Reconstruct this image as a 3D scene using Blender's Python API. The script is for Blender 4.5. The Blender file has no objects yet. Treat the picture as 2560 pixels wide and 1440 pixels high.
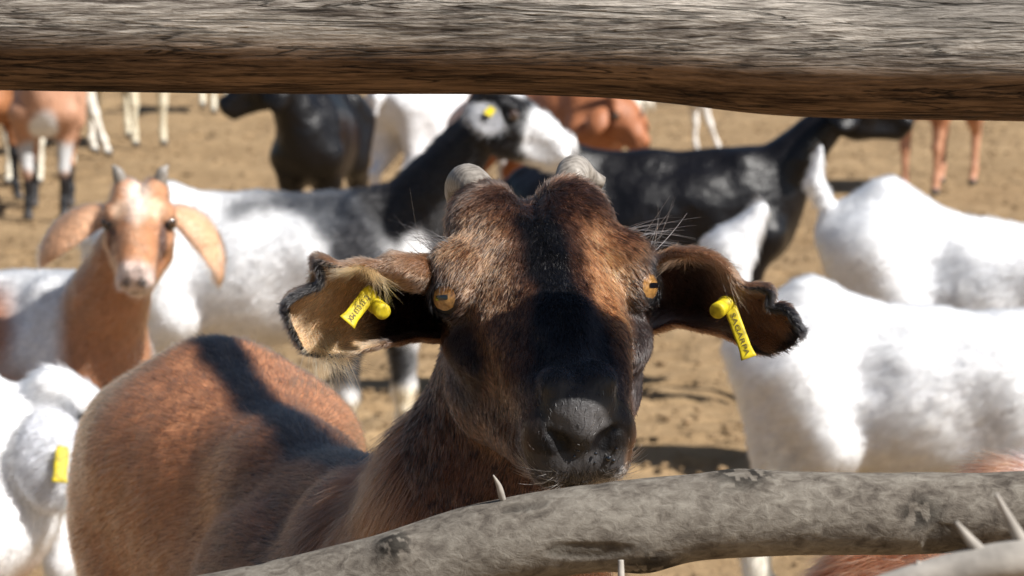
import bpy, math, random
import numpy as np
from mathutils import Vector, Matrix

# ------------------------------------------------------------------ camera, sky, sun, exposure
SC = bpy.context.scene
H = 1.2
PITCH = math.radians(6.96)
FPX = 2560 / 0.336
cam_d = bpy.data.cameras.new("camera")
cam = bpy.data.objects.new("camera", cam_d)
SC.collection.objects.link(cam)
cam.location = (0, 0, H)
cam.rotation_euler = (math.pi / 2 - PITCH, 0, 0)
cam_d.sensor_width = 36
cam_d.lens = 36 / 0.336
cam_d.clip_start = 0.05
cam_d.clip_end = 2000
cam_d.dof.use_dof = True
cam_d.dof.focus_distance = 2.0
cam_d.dof.aperture_fstop = 18
SC.camera = cam

SUN = Vector((0.606, -0.364, 0.707)).normalized()
world = bpy.data.worlds.new("World")
SC.world = world
world.use_nodes = True
wn = world.node_tree.nodes
wl = world.node_tree.links
bg = wn["Background"]
sky = wn.new("ShaderNodeTexSky")
sky.sky_type = 'NISHITA'
sky.sun_disc = False
sky.sun_elevation = math.asin(SUN.z)
sky.sun_rotation = math.atan2(SUN.x, SUN.y)
wl.new(sky.outputs[0], bg.inputs[0])
bg.inputs[1].default_value = 0.05
sun_d = bpy.data.lights.new("sun", 'SUN')
sun_d.energy = 5.0
sun_d.angle = math.radians(0.5)
sun_d.color = (1.0, 0.965, 0.91)
sun = bpy.data.objects.new("sun", sun_d)
SC.collection.objects.link(sun)
sun.rotation_euler = SUN.to_track_quat('Z', 'Y').to_euler()
sun.location = (3, -2, 6)
vs = SC.view_settings
vs.view_transform = 'Standard'
vs.look = 'None'
vs.gamma = 1
vs.use_curve_mapping = False
vs.exposure = 0.65
SC.cycles.use_denoising = True
SC.cycles.max_bounces = 8
SC.cycles.transparent_max_bounces = 4

rng = np.random.default_rng(7)
f32 = np.float32
COL = SC.collection


def P(px, py, D):
    """world point seen at photo pixel (2560 wide) at world distance y = D"""
    cx = (px - 1280) / FPX
    cy = -(py - 720) / FPX
    c, s = math.cos(PITCH), math.sin(PITCH)
    d = np.array([cx, c + cy * s, -s + cy * c])
    return np.array([0, 0, H]) + d * (D / d[1])


def Wd(D):
    return 0.336 * D


# ------------------------------------------------------------------ object helpers
def tag(o, label=None, cat=None, group=None, kind=None):
    if label: o["label"] = label
    if cat: o["category"] = cat
    if group: o["group"] = group
    if kind: o["kind"] = kind
    return o


def empty(name, loc):
    o = bpy.data.objects.new(name, None)
    COL.objects.link(o)
    o.location = loc
    o.empty_display_size = 0.1
    return o


def mesh_obj(name, V, F, mat, parent=None, col=None, smooth=True, mats=None, midx=None):
    V = np.asarray(V, f32)
    me = bpy.data.meshes.new(name)
    me.vertices.add(len(V))
    me.vertices.foreach_set("co", V.ravel())
    if isinstance(F, np.ndarray):
        n, k = F.shape
        me.loops.add(n * k)
        me.loops.foreach_set("vertex_index", F.astype(np.int32).ravel())
        me.polygons.add(n)
        me.polygons.foreach_set("loop_start", np.arange(0, n * k, k, dtype=np.int32))
        me.polygons.foreach_set("loop_total", np.full(n, k, np.int32))
    else:
        tot = np.array([len(f) for f in F], np.int32)
        me.loops.add(int(tot.sum()))
        me.loops.foreach_set("vertex_index", np.array([i for f in F for i in f], np.int32))
        me.polygons.add(len(F))
        me.polygons.foreach_set("loop_start", np.concatenate([[0], np.cumsum(tot)[:-1]]).astype(np.int32))
        me.polygons.foreach_set("loop_total", tot)
    me.update(calc_edges=True)
    me.validate()
    if smooth:
        me.polygons.foreach_set("use_smooth", np.ones(len(me.polygons), bool))
    if col is not None:
        a = me.color_attributes.new("Col", 'FLOAT_COLOR', 'POINT')
        c4 = np.ones((len(V), 4), f32)
        c4[:, :3] = col
        a.data.foreach_set("color", c4.ravel())
    for m in (mats or [mat]):
        me.materials.append(m)
    if midx is not None:
        me.polygons.foreach_set("material_index", np.asarray(midx, np.int32))
    o = bpy.data.objects.new(name, me)
    COL.objects.link(o)
    if parent: o.parent = parent
    return o


def smoothstep(a, b, x):
    t = np.clip((x - a) / (b - a), 0, 1)
    return t * t * (3 - 2 * t)


def hash3(i, j, k, seed):
    n = (i * 73856093) ^ (j * 19349663) ^ (k * 83492791) ^ (seed * 2654435761)
    n = (n ^ (n >> 13)) * 1274126177
    n = n & 0x7fffffff
    return ((n ^ (n >> 16)) & 0xffff) / 65535.0


def vnoise(p, scale=1.0, seed=0):
    """value noise -1..1 at points p (n,3)"""
    q = p * scale + 1000.0
    i = np.floor(q).astype(np.int64)
    f = q - i
    f = f * f * (3 - 2 * f)
    r = 0
    for dx in (0, 1):
        for dy in (0, 1):
            for dz in (0, 1):
                w = (f[:, 0] if dx else 1 - f[:, 0]) * (f[:, 1] if dy else 1 - f[:, 1]) * (f[:, 2] if dz else 1 - f[:, 2])
                r = r + w * hash3(i[:, 0] + dx, i[:, 1] + dy, i[:, 2] + dz, seed)
    return r * 2 - 1


def fbm(p, scale, octv=3, seed=0):
    r = 0; a = 1.0; t = 0
    for o in range(octv):
        r = r + a * vnoise(p, scale * 2 ** o, seed + o); t += a; a *= 0.5
    return r / t


# ------------------------------------------------------------------ implicit modelling
class Vol:
    def __init__(self, xs, ys, zs):
        self.ax = [np.asarray(a, f32) for a in (xs, ys, zs)]
        self.f = np.full([len(a) for a in self.ax], 9.0, f32)
        self.h = max(float(np.max(np.diff(a))) for a in self.ax)

    def _win(self, lo, hi, pad):
        sl = []
        for a, l, h in zip(self.ax, lo, hi):
            i0 = int(np.searchsorted(a, l - pad)); i1 = int(np.searchsorted(a, h + pad))
            if i1 <= i0: return None
            sl.append(slice(i0, i1))
        return tuple(sl)

    def _grid(self, sl):
        return (self.ax[0][sl[0]][:, None, None], self.ax[1][sl[1]][None, :, None], self.ax[2][sl[2]][None, None, :])

    def _mix(self, sl, d, k, carve):
        f = self.f[sl]
        if carve:
            h = np.clip(0.5 - 0.5 * (f + d) / k, 0, 1)
            self.f[sl] = f * (1 - h) - d * h + k * h * (1 - h)
        else:
            h = np.clip(0.5 + 0.5 * (f - d) / k, 0, 1)
            self.f[sl] = f * (1 - h) + d * h - k * h * (1 - h)

    def cap(self, a, b, ra, rb, k=0.02, carve=False):
        a = np.asarray(a, float); b = np.asarray(b, float)
        sl = self._win(np.minimum(a - ra, b - rb), np.maximum(a + ra, b + rb), k + 2.5 * self.h)
        if sl is None: return
        X, Y, Z = self._grid(sl)
        ab = b - a; L = float(ab @ ab) + 1e-12
        t = np.clip(((X - a[0]) * ab[0] + (Y - a[1]) * ab[1] + (Z - a[2]) * ab[2]) / L, 0, 1)
        d = np.sqrt((X - a[0] - t * ab[0]) ** 2 + (Y - a[1] - t * ab[1]) ** 2 + (Z - a[2] - t * ab[2]) ** 2) - (ra + (rb - ra) * t)
        self._mix(sl, d, k, carve)

    def ell(self, c, r, M=None, k=0.02, carve=False):
        """ellipsoid, M columns = its axes"""
        c = np.asarray(c, float); r = np.asarray(r, float) * np.ones(3)
        if M is None: M = np.eye(3)
        ext = np.sqrt(((M * r) ** 2).sum(1))
        sl = self._win(c - ext, c + ext, k + 2.5 * self.h)
        if sl is None: return
        X, Y, Z = self._grid(sl)
        X = X - c[0]; Y = Y - c[1]; Z = Z - c[2]
        k0 = 0; k1 = 0
        for j in range(3):
            q = X * M[0, j] + Y * M[1, j] + Z * M[2, j]
            k0 = k0 + (q / r[j]) ** 2
            k1 = k1 + (q / r[j] ** 2) ** 2
        k0 = np.sqrt(k0); k1 = np.sqrt(k1) + 1e-9
        d = k0 * (k0 - 1) / k1
        d = np.where(k0 < 1e-3, -r.min(), d)
        self._mix(sl, d.astype(f32), k, carve)

    def mesh(self):
        f = self.f; s = f < 0
        ax = self.ax
        n = f.shape
        c = np.zeros([m - 1 for m in n], np.int8)
        for dx in (0, 1):
            for dy in (0, 1):
                for dz in (0, 1):
                    c += s[dx:n[0] - 1 + dx, dy:n[1] - 1 + dy, dz:n[2] - 1 + dz]
        act = (c > 0) & (c < 8)
        I = np.argwhere(act)
        idx = np.full(act.shape, -1, np.int64)
        idx[act] = np.arange(len(I))
        pos = np.zeros((len(I), 3)); cnt = np.zeros(len(I))
        for axn in range(3):
            o1, o2 = [q for q in range(3) if q != axn]
            for u in (0, 1):
                for v in (0, 1):
                    A = I.copy(); A[:, o1] += u; A[:, o2] += v
                    B = A.copy(); B[:, axn] += 1
                    fa = f[A[:, 0], A[:, 1], A[:, 2]]; fb = f[B[:, 0], B[:, 1], B[:, 2]]
                    m = (fa < 0) != (fb < 0)
                    t = np.where(m, fa / (fa - fb + 1e-12 * (fa == fb)), 0)
                    pa = np.stack([ax[q][A[:, q]] for q in range(3)], 1).astype(float)
                    pb = np.stack([ax[q][B[:, q]] for q in range(3)], 1)
                    pp = pa + (pb - pa) * t[:, None]
                    pos[m] += pp[m]; cnt[m] += 1
        pos /= cnt[:, None]
        quads = []
        for axn in range(3):
            o1, o2 = [(1, 2), (2, 0), (0, 1)][axn]
            sa = np.take(s, range(0, n[axn] - 1), axn); sb = np.take(s, range(1, n[axn]), axn)
            E = np.argwhere(sa != sb)
            E = E[(E[:, o1] > 0) & (E[:, o2] > 0) & (E[:, o1] < n[o1] - 1) & (E[:, o2] < n[o2] - 1)]
            if not len(E): continue
            q = []
            for (u, v) in ((-1, -1), (0, -1), (0, 0), (-1, 0)):
                A = E.copy(); A[:, o1] += u; A[:, o2] += v
                q.append(idx[A[:, 0], A[:, 1], A[:, 2]])
            q = np.stack(q, 1)
            ins = s[E[:, 0], E[:, 1], E[:, 2]]
            q[~ins] = q[~ins][:, ::-1]
            quads.append(q)
        Q = np.concatenate(quads)
        Q = Q[(Q >= 0).all(1)]
        return pos.astype(f32), Q


def vnormals(V, Q):
    fn = np.cross(V[Q[:, 2]] - V[Q[:, 0]], V[Q[:, 3]] - V[Q[:, 1]])
    N = np.zeros_like(V)
    for j in range(4):
        np.add.at(N, Q[:, j], fn)
    return N / (np.linalg.norm(N, axis=1, keepdims=True) + 1e-12)


def relax(V, Q, it=2, lam=0.5):
    for _ in range(it):
        S = np.zeros_like(V); C = np.zeros(len(V), f32)
        for j in range(4):
            a = Q[:, j]; b = Q[:, (j + 1) % 4]
            np.add.at(S, a, V[b]); np.add.at(C, a, 1)
            np.add.at(S, b, V[a]); np.add.at(C, b, 1)
        V = V + lam * (S / np.maximum(C, 1)[:, None] - V)
    return V


def catmull(A, n):
    """resample along axis 0 to n rows with Catmull-Rom"""
    A = np.asarray(A, float); m = len(A)
    t = np.linspace(0, m - 1, n)
    i = np.minimum(t.astype(int), m - 2); u = (t - i).reshape([-1] + [1] * (A.ndim - 1))
    p0 = A[np.maximum(i - 1, 0)]; p1 = A[i]; p2 = A[i + 1]; p3 = A[np.minimum(i + 2, m - 1)]
    return 0.5 * (2 * p1 + (p2 - p0) * u + (2 * p0 - 5 * p1 + 4 * p2 - p3) * u ** 2 + (3 * p1 - p0 - 3 * p2 + p3) * u ** 3)


def sheet(G, th, nu=40, nv=32):
    """thick smooth sheet from a control grid G[u][v] -> V, Q, (u,v,side) ; th thickness"""
    A = catmull(G, nu)
    A = np.swapaxes(catmull(np.swapaxes(A, 0, 1), nv), 0, 1)
    du = np.gradient(A, axis=0); dv = np.gradient(A, axis=1)
    N = np.cross(du, dv); N /= np.linalg.norm(N, axis=2, keepdims=True) + 1e-9
    u = np.linspace(0, 1, nu)[:, None] * np.ones((1, nv)); v = np.linspace(0, 1, nv)[None, :] * np.ones((nu, 1))
    edge = np.minimum(np.minimum(v, 1 - v) * 9, (1 - u) * 9)
    t = th * (0.25 + 0.75 * np.sqrt(np.clip(edge, 0, 1)))[..., None]
    T = (A + N * t / 2).reshape(-1, 3); B = (A - N * t / 2).reshape(-1, 3)
    V = np.concatenate([T, B]); n = nu * nv
    id_ = np.arange(n).reshape(nu, nv)
    q = np.stack([id_[:-1, :-1], id_[1:, :-1], id_[1:, 1:], id_[:-1, 1:]], -1).reshape(-1, 4)
    Q = [q, q[:, ::-1] + n]
    for a, rev in ((id_[:, 0], 0), (id_[:, -1], 1), (id_[0, :], 1), (id_[-1, :], 0)):
        w = np.stack([a[:-1], a[:-1] + n, a[1:] + n, a[1:]], 1)
        Q.append(w[:, ::-1] if rev else w)
    Q = np.concatenate(Q)
    uvs = np.concatenate([np.stack([u.ravel(), v.ravel(), np.ones(n)], 1), np.stack([u.ravel(), v.ravel(), -np.ones(n)], 1)])
    return V, Q, uvs


def tube(path, rad, nseg=24, closed_ends=True, samples=None):
    path = np.asarray(path, float); rad = np.asarray(rad, float)
    if samples:
        R = catmull(np.concatenate([path, rad[:, None]], 1), samples)
        path, rad = R[:, :3], R[:, 3]
    T = np.gradient(path, axis=0); T /= np.linalg.norm(T, axis=1, keepdims=True)
    up = np.array([0, 0, 1.0]) if abs(T[0][2]) < 0.9 else np.array([1.0, 0, 0])
    A = []; a = np.cross(T[0], up); a /= np.linalg.norm(a)
    for t in T:
        a = a - t * (a @ t); a /= np.linalg.norm(a); A.append(a)
    A = np.array(A); B = np.cross(T, A)
    th = np.linspace(0, 2 * math.pi, nseg, endpoint=False)
    V = path[:, None] + rad[:, None, None] * (np.cos(th)[None, :, None] * A[:, None] + np.sin(th)[None, :, None] * B[:, None])
    n = len(path)
    id_ = np.arange(n * nseg).reshape(n, nseg)
    nx = np.roll(id_, -1, 1)
    q = np.stack([id_[:-1], nx[:-1], nx[1:], id_[1:]], -1).reshape(-1, 4)
    V = V.reshape(-1, 3)
    F = [tuple(x) for x in q]
    if closed_ends:
        F.append(tuple(id_[0][::-1])); F.append(tuple(id_[-1]))
    return V, F


# ------------------------------------------------------------------ materials
def new_mat(name):
    m = bpy.data.materials.new(name)
    m.use_nodes = True
    nt = m.node_tree
    return m, nt, nt.nodes, nt.links, nt.nodes["Principled BSDF"]


def coat_material(name="coat", rough=.5, spec=.35, relief=.015):
    m, nt, N, L, b = new_mat(name)
    at = N.new("ShaderNodeAttribute"); at.attribute_name = "Col"
    tc = N.new("ShaderNodeTexCoord")
    mp = N.new("ShaderNodeMapping"); mp.inputs["Scale"].default_value = (1, 1, 0.3)
    L.new(tc.outputs["Object"], mp.inputs[0])
    n1 = N.new("ShaderNodeTexNoise"); n1.inputs["Scale"].default_value = 160; n1.inputs["Detail"].default_value = 4
    L.new(mp.outputs[0], n1.inputs["Vector"])
    mr = N.new("ShaderNodeMapRange"); mr.inputs[1].default_value = 0.3; mr.inputs[2].default_value = 0.7
    mr.inputs[3].default_value = 0.75; mr.inputs[4].default_value = 1.2
    L.new(n1.outputs[0], mr.inputs[0])
    mx = N.new("ShaderNodeVectorMath"); mx.operation = 'SCALE'
    L.new(at.outputs["Color"], mx.inputs[0]); L.new(mr.outputs[0], mx.inputs["Scale"])
    L.new(mx.outputs[0], b.inputs["Base Color"])
    b.inputs["Roughness"].default_value = rough
    b.inputs["Specular IOR Level"].default_value = spec
    bp = N.new("ShaderNodeBump"); bp.inputs["Strength"].default_value = 0.5; bp.inputs["Distance"].default_value = 0.004
    n2 = N.new("ShaderNodeTexNoise"); n2.inputs["Scale"].default_value = 11; n2.inputs["Detail"].default_value = 3
    L.new(tc.outputs["Object"], n2.inputs["Vector"])
    b2 = N.new("ShaderNodeBump"); b2.inputs["Strength"].default_value = 1.0; b2.inputs["Distance"].default_value = relief
    L.new(n2.outputs[0], b2.inputs["Height"]); L.new(b2.outputs[0], bp.inputs["Normal"])
    n3 = N.new("ShaderNodeTexNoise"); n3.inputs["Scale"].default_value = 750; n3.inputs["Detail"].default_value = 2
    L.new(tc.outputs["Object"], n3.inputs["Vector"])
    b3 = N.new("ShaderNodeBump"); b3.inputs["Strength"].default_value = .6; b3.inputs["Distance"].default_value = .0006
    L.new(n3.outputs[0], b3.inputs["Height"]); L.new(bp.outputs[0], b3.inputs["Normal"])
    L.new(n1.outputs[0], bp.inputs["Height"]); L.new(b3.outputs[0], b.inputs["Normal"])
    return m


def fur_material():
    m = bpy.data.materials.new("fur"); m.use_nodes = True
    nt = m.node_tree; N = nt.nodes; L = nt.links
    N.remove(N["Principled BSDF"])
    h = N.new("ShaderNodeBsdfHairPrincipled")
    h.model = 'CHIANG'; h.parametrization = 'COLOR'
    at = N.new("ShaderNodeAttribute"); at.attribute_name = "Col"
    L.new(at.outputs["Color"], h.inputs["Color"])
    h.inputs["Roughness"].default_value = 0.27
    h.inputs["Radial Roughness"].default_value = 0.5
    L.new(h.outputs[0], N["Material Output"].inputs[0])
    return m


def simple_mat(name, col, rough=0.5, spec=0.5, noise=0, nscale=60, bump=0.0, coat=0, sss=0):
    m, nt, N, L, b = new_mat(name)
    b.inputs["Base Color"].default_value = (*col, 1)
    b.inputs["Roughness"].default_value = rough
    b.inputs["Specular IOR Level"].default_value = spec
    b.inputs["Coat Weight"].default_value = coat
    if sss:
        b.inputs["Subsurface Weight"].default_value = sss
        b.inputs["Subsurface Scale"].default_value = 0.004
    if noise:
        tc = N.new("ShaderNodeTexCoord")
        n1 = N.new("ShaderNodeTexNoise"); n1.inputs["Scale"].default_value = nscale; n1.inputs["Detail"].default_value = 5
        L.new(tc.outputs["Object"], n1.inputs["Vector"])
        cr = N.new("ShaderNodeValToRGB")
        cr.color_ramp.elements[0].position = 0.3; cr.color_ramp.elements[1].position = 0.7
        cr.color_ramp.elements[0].color = (*[c * (1 - noise) for c in col], 1)
        cr.color_ramp.elements[1].color = (*[min(1, c * (1 + noise)) for c in col], 1)
        L.new(n1.outputs[0], cr.inputs[0]); L.new(cr.outputs[0], b.inputs["Base Color"])
        if bump:
            bp = N.new("ShaderNodeBump"); bp.inputs["Strength"].default_value = bump; bp.inputs["Distance"].default_value = 0.002
            L.new(n1.outputs[0], bp.inputs["Height"]); L.new(bp.outputs[0], b.inputs["Normal"])
    return m


M_COAT = coat_material()
M_GLOSS = coat_material("glossy_coat", .33, .30, .016)
M_FUR = fur_material()
M_YEL = simple_mat("yellow_plastic", (0.47, 0.37, 0.012), 0.5, 0.35, 0.45, 160, sss=0.0)
M_INK = simple_mat("ink", (0.07, 0.05, 0.015), 0.6)
M_HORN = None


def horn_material():
    m, nt, N, L, b = new_mat("horn")
    tc = N.new("ShaderNodeTexCoord")
    w = N.new("ShaderNodeTexWave"); w.wave_type = 'BANDS'; w.bands_direction = 'Y'
    w.inputs["Scale"].default_value = 90; w.inputs["Distortion"].default_value = 7; w.inputs["Detail"].default_value = 3
    L.new(tc.outputs["Object"], w.inputs["Vector"])
    n1 = N.new("ShaderNodeTexNoise"); n1.inputs["Scale"].default_value = 130; n1.inputs["Detail"].default_value = 6
    L.new(tc.outputs["Object"], n1.inputs["Vector"])
    cr = N.new("ShaderNodeValToRGB")
    cr.color_ramp.elements[0].position = 0.25; cr.color_ramp.elements[1].position = 0.8
    cr.color_ramp.elements[0].color = (0.10, 0.085, 0.07, 1); cr.color_ramp.elements[1].color = (0.33, 0.30, 0.265, 1)
    mx = N.new("ShaderNodeMath"); mx.operation = 'ADD'
    ml = N.new("ShaderNodeMath"); ml.operation = 'MULTIPLY'; ml.inputs[1].default_value = 0.18
    L.new(w.outputs["Fac"], ml.inputs[0]); L.new(ml.outputs[0], mx.inputs[0])
    m2 = N.new("ShaderNodeMath"); m2.operation = 'MULTIPLY'; m2.inputs[1].default_value = 0.95
    L.new(n1.outputs[0], m2.inputs[0]); L.new(m2.outputs[0], mx.inputs[1])
    L.new(mx.outputs[0], cr.inputs[0]); L.new(cr.outputs[0], b.inputs["Base Color"])
    b.inputs["Roughness"].default_value = 0.5
    bp = N.new("ShaderNodeBump"); bp.inputs["Strength"].default_value = 0.7; bp.inputs["Distance"].default_value = 0.001
    L.new(mx.outputs[0], bp.inputs["Height"]); L.new(bp.outputs[0], b.inputs["Normal"])
    return m


M_HORN = horn_material()
M_IRIS = simple_mat("iris", (0.32, 0.165, 0.05), 0.15, 0.5, 0.35, 500, coat=1.0)
M_DARKEYE = simple_mat("dark_eye", (0.05, 0.025, 0.012), 0.12, 0.5, coat=1.0)
M_PUPIL = simple_mat("pupil", (0.004, 0.005, 0.008), 0.08, 0.5, coat=1.0)


# ------------------------------------------------------------------ fur
def fur(name, V, Q, colv, parent, n, length, rad, flow, lift=0.35, jit=0.25, seed=1, origin=None, weight=None, curl=0.25, colvar=0.35, npt=4, mixcol=None):
    """hair curves on the quads of V,Q. length, flow, weight are functions of (points, normals)"""
    r = np.random.default_rng(seed)
    V = np.asarray(V, float)
    N = vnormals(V, Q)
    fn = np.cross(V[Q[:, 2]] - V[Q[:, 0]], V[Q[:, 3]] - V[Q[:, 1]])
    area = np.linalg.norm(fn, axis=1) / 2
    ctr = V[Q].mean(1)
    nn = fn / (np.linalg.norm(fn, axis=1, keepdims=True) + 1e-12)
    w = area.copy()
    wc = ctr + origin
    view = wc - np.array([0, 0, H]); view /= np.linalg.norm(view, axis=1, keepdims=True)
    w *= ((nn * view).sum(1) < 0.45)
    if weight is not None: w *= weight(ctr, nn)
    if w.sum() <= 0: return None
    f = r.choice(len(Q), n, p=w / w.sum())
    a = r.random(n)[:, None]; b = r.random(n)[:, None]
    def bil(A):
        return (A[Q[f, 0]] * (1 - a) + A[Q[f, 1]] * a) * (1 - b) + (A[Q[f, 3]] * (1 - a) + A[Q[f, 2]] * a) * b
    p = bil(V); nr = bil(N); nr /= np.linalg.norm(nr, axis=1, keepdims=True) + 1e-12
    c = bil(colv)
    L = length(p, nr) * (0.7 + 0.6 * r.random(n))
    fl = flow(p, nr)
    fl = fl - nr * (fl * nr).sum(1)[:, None]
    fl /= np.linalg.norm(fl, axis=1, keepdims=True) + 1e-9
    # clumpy direction noise
    cn = np.stack([fbm(p, 60, 2, 11), fbm(p, 60, 2, 21), fbm(p, 60, 2, 31)], 1)
    lf = lift(p, nr) if callable(lift) else lift
    lf = np.asarray(lf)[..., None] if np.ndim(lf) else lf
    d = fl + nr * lf + cn * jit * 1.4 + r.normal(0, jit * 0.6, (n, 3))
    d /= np.linalg.norm(d, axis=1, keepdims=True)
    bend = fl - nr * 0.3 + r.normal(0, 0.3, (n, 3))
    ts = np.linspace(0, 1, npt)
    pts = p[:, None] + (d[:, None] * ts[None, :, None] + curl * bend[:, None] * (ts ** 2)[None, :, None]) * L[:, None, None]
    hc = bpy.data.hair_curves.new(name)
    hc.add_curves([npt] * n)
    hc.attributes["position"].data.foreach_set("vector", pts.astype(f32).ravel())
    ra = hc.attributes.get("radius") or hc.attributes.new("radius", 'FLOAT', 'POINT')
    prof = np.array([1.0, 0.95, 0.7, 0.15]) if npt == 4 else np.linspace(1, 0.15, npt)
    rd = rad(p, nr) if callable(rad) else rad
    R = (rd * (0.7 + 0.6 * r.random(n)))[:, None] * prof[None]
    ra.data.foreach_set("value", R.astype(f32).ravel())
    k = np.exp(r.normal(0, colvar, n))[:, None]
    cc = np.clip(c * k, 0.002, 0.92)
    if mixcol is not None:
        cc = mixcol(cc, p, r)
    root = cc
    ca = hc.attributes.new("Col", 'FLOAT_COLOR', 'POINT')
    c4 = np.ones((n, npt, 4), f32)
    c4[:, :, :3] = root[:, None, :]
    ca.data.foreach_set("color", c4.ravel())
    hc.materials.append(M_FUR)
    o = bpy.data.objects.new("fur", hc)
    COL.objects.link(o)
    o.parent = parent
    return o


# ------------------------------------------------------------------ goat anatomy
def unit(v):
    v = np.asarray(v, float); return v / np.linalg.norm(v)


def rotz(a):
    c, s = math.cos(a), math.sin(a)
    return np.array([[c, -s, 0], [s, c, 0], [0, 0, 1.0]])


class Frame:
    """head frame: columns lateral (viewer-independent, goat's left is +L), nose, dorsal"""
    def __init__(self, o, L, nose, dors, s=1.0):
        self.o = np.asarray(o, float); self.M = np.stack([unit(L), unit(nose), unit(dors)], 1); self.s = s

    def p(self, x, y, z):
        return self.o + self.M @ (np.array([x, y, z]) * self.s)

    def inv(self, V):
        return ((np.asarray(V) - self.o) @ self.M) / self.s


def head_blobs(v, F, s, detail=False):
    M = F.M
    E = lambda x, y, z, rx, ry, rz, k=0.015, carve=False: v.ell(F.p(x, y, z), np.array([rx, ry, rz]) * s, M, k * s, carve)
    C = lambda a, b, ra, rb, k=0.015, carve=False: v.cap(F.p(*a), F.p(*b), ra * s, rb * s, k * s, carve)
    E(0, -.035, -.05, .050, .062, .050)
    E(0, 0.0, -.045, .055, .05, .048)
    for q in (-1, 1):
        E(q * .0275, -.058, -.018, .026, .032, .027, .005)        # bosses under the horns
        E(q * .026, -.030, -.007, .026, .030, .018, .012)
        E(q * .051, -.004, -.014, .019, .024, .015, .010)        # brow
        E(q * .046, .030, -.052, .020, .034, .020, .014)         # cheek bone
        E(q * .033, .010, -.088, .025, .045, .036, .02)          # jaw angle
        C((q * .032, .03, -.095), (q * .015, .125, -.072), .026, .016, .02)
        C((q * .030, .04, -.030), (q * .020, .115, -.030), .018, .013, .012)
    C((0, .0, -.035), (0, .075, -.030), .042, .032, .02)
    C((0, .075, -.034), (0, .130, -.036), .034, .030, .02)
    C((0, .05, -.07), (0, .12, -.06), .036, .026, .02)
    E(0, .140, -.042, .0295, .024, .030, .012)                    # muzzle
    E(0, .132, -.074, .022, .022, .016, .010)                    # chin
    E(0, .148, -.022, .021, .013, .012, .006)                    # nose pad
    for q in (-1, 1):
        E(q * .0195, .150, -.043, .016, .014, .020, .006)         # upper lip halves
        E(q * .013, .139, -.010, .011, .014, .009, .006)       # wings of the nose
    if detail:
        E(0, .150, -.020, .021, .012, .012, .004)
        E(0, .158, -.032, .010, .008, .013, .004)
        E(0, .156, -.062, .020, .010, .014, .008)
        for q in (-1, 1):
            E(q * .017, .152, -.058, .015, .014, .018, .004)
            C((q * .007, .167, -.047), (q * .013, .166, -.037), .0044, .0054, .002, True)
            C((q * .013, .166, -.037), (q * .0195, .160, -.031), .0044, .0022, .003, True)
            C((q * .034, .055, .0), (q * .024, .115, -.004), .006, .006, .014, True)
            C((q * .058, .035, -.030), (q * .050, .075, -.040), .006, .004, .014, True)
            E(q * .0575, .012, -.0275, .0165, .0175, .0175, .008)
            C((q * .052, -.008, -.010), (q * .069, -.006, -.016), .0065, .0055, .006)
        C((0, .170, -.042), (0, .170, -.080), .0034, .0030, .002, True)
        C((-.024, .158, -.078), (.024, .158, -.078), .0034, .0034, .003, True)
        for q in (-1, 1):
            C((q * .024, .158, -.078), (q * .034, .120, -.070), .0022, .002, .003, True)
        C((0, -.09, .004), (0, -.02, .000), .009, .004, .010, True)


EYE = (.0575, .012, -.0275)


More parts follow.
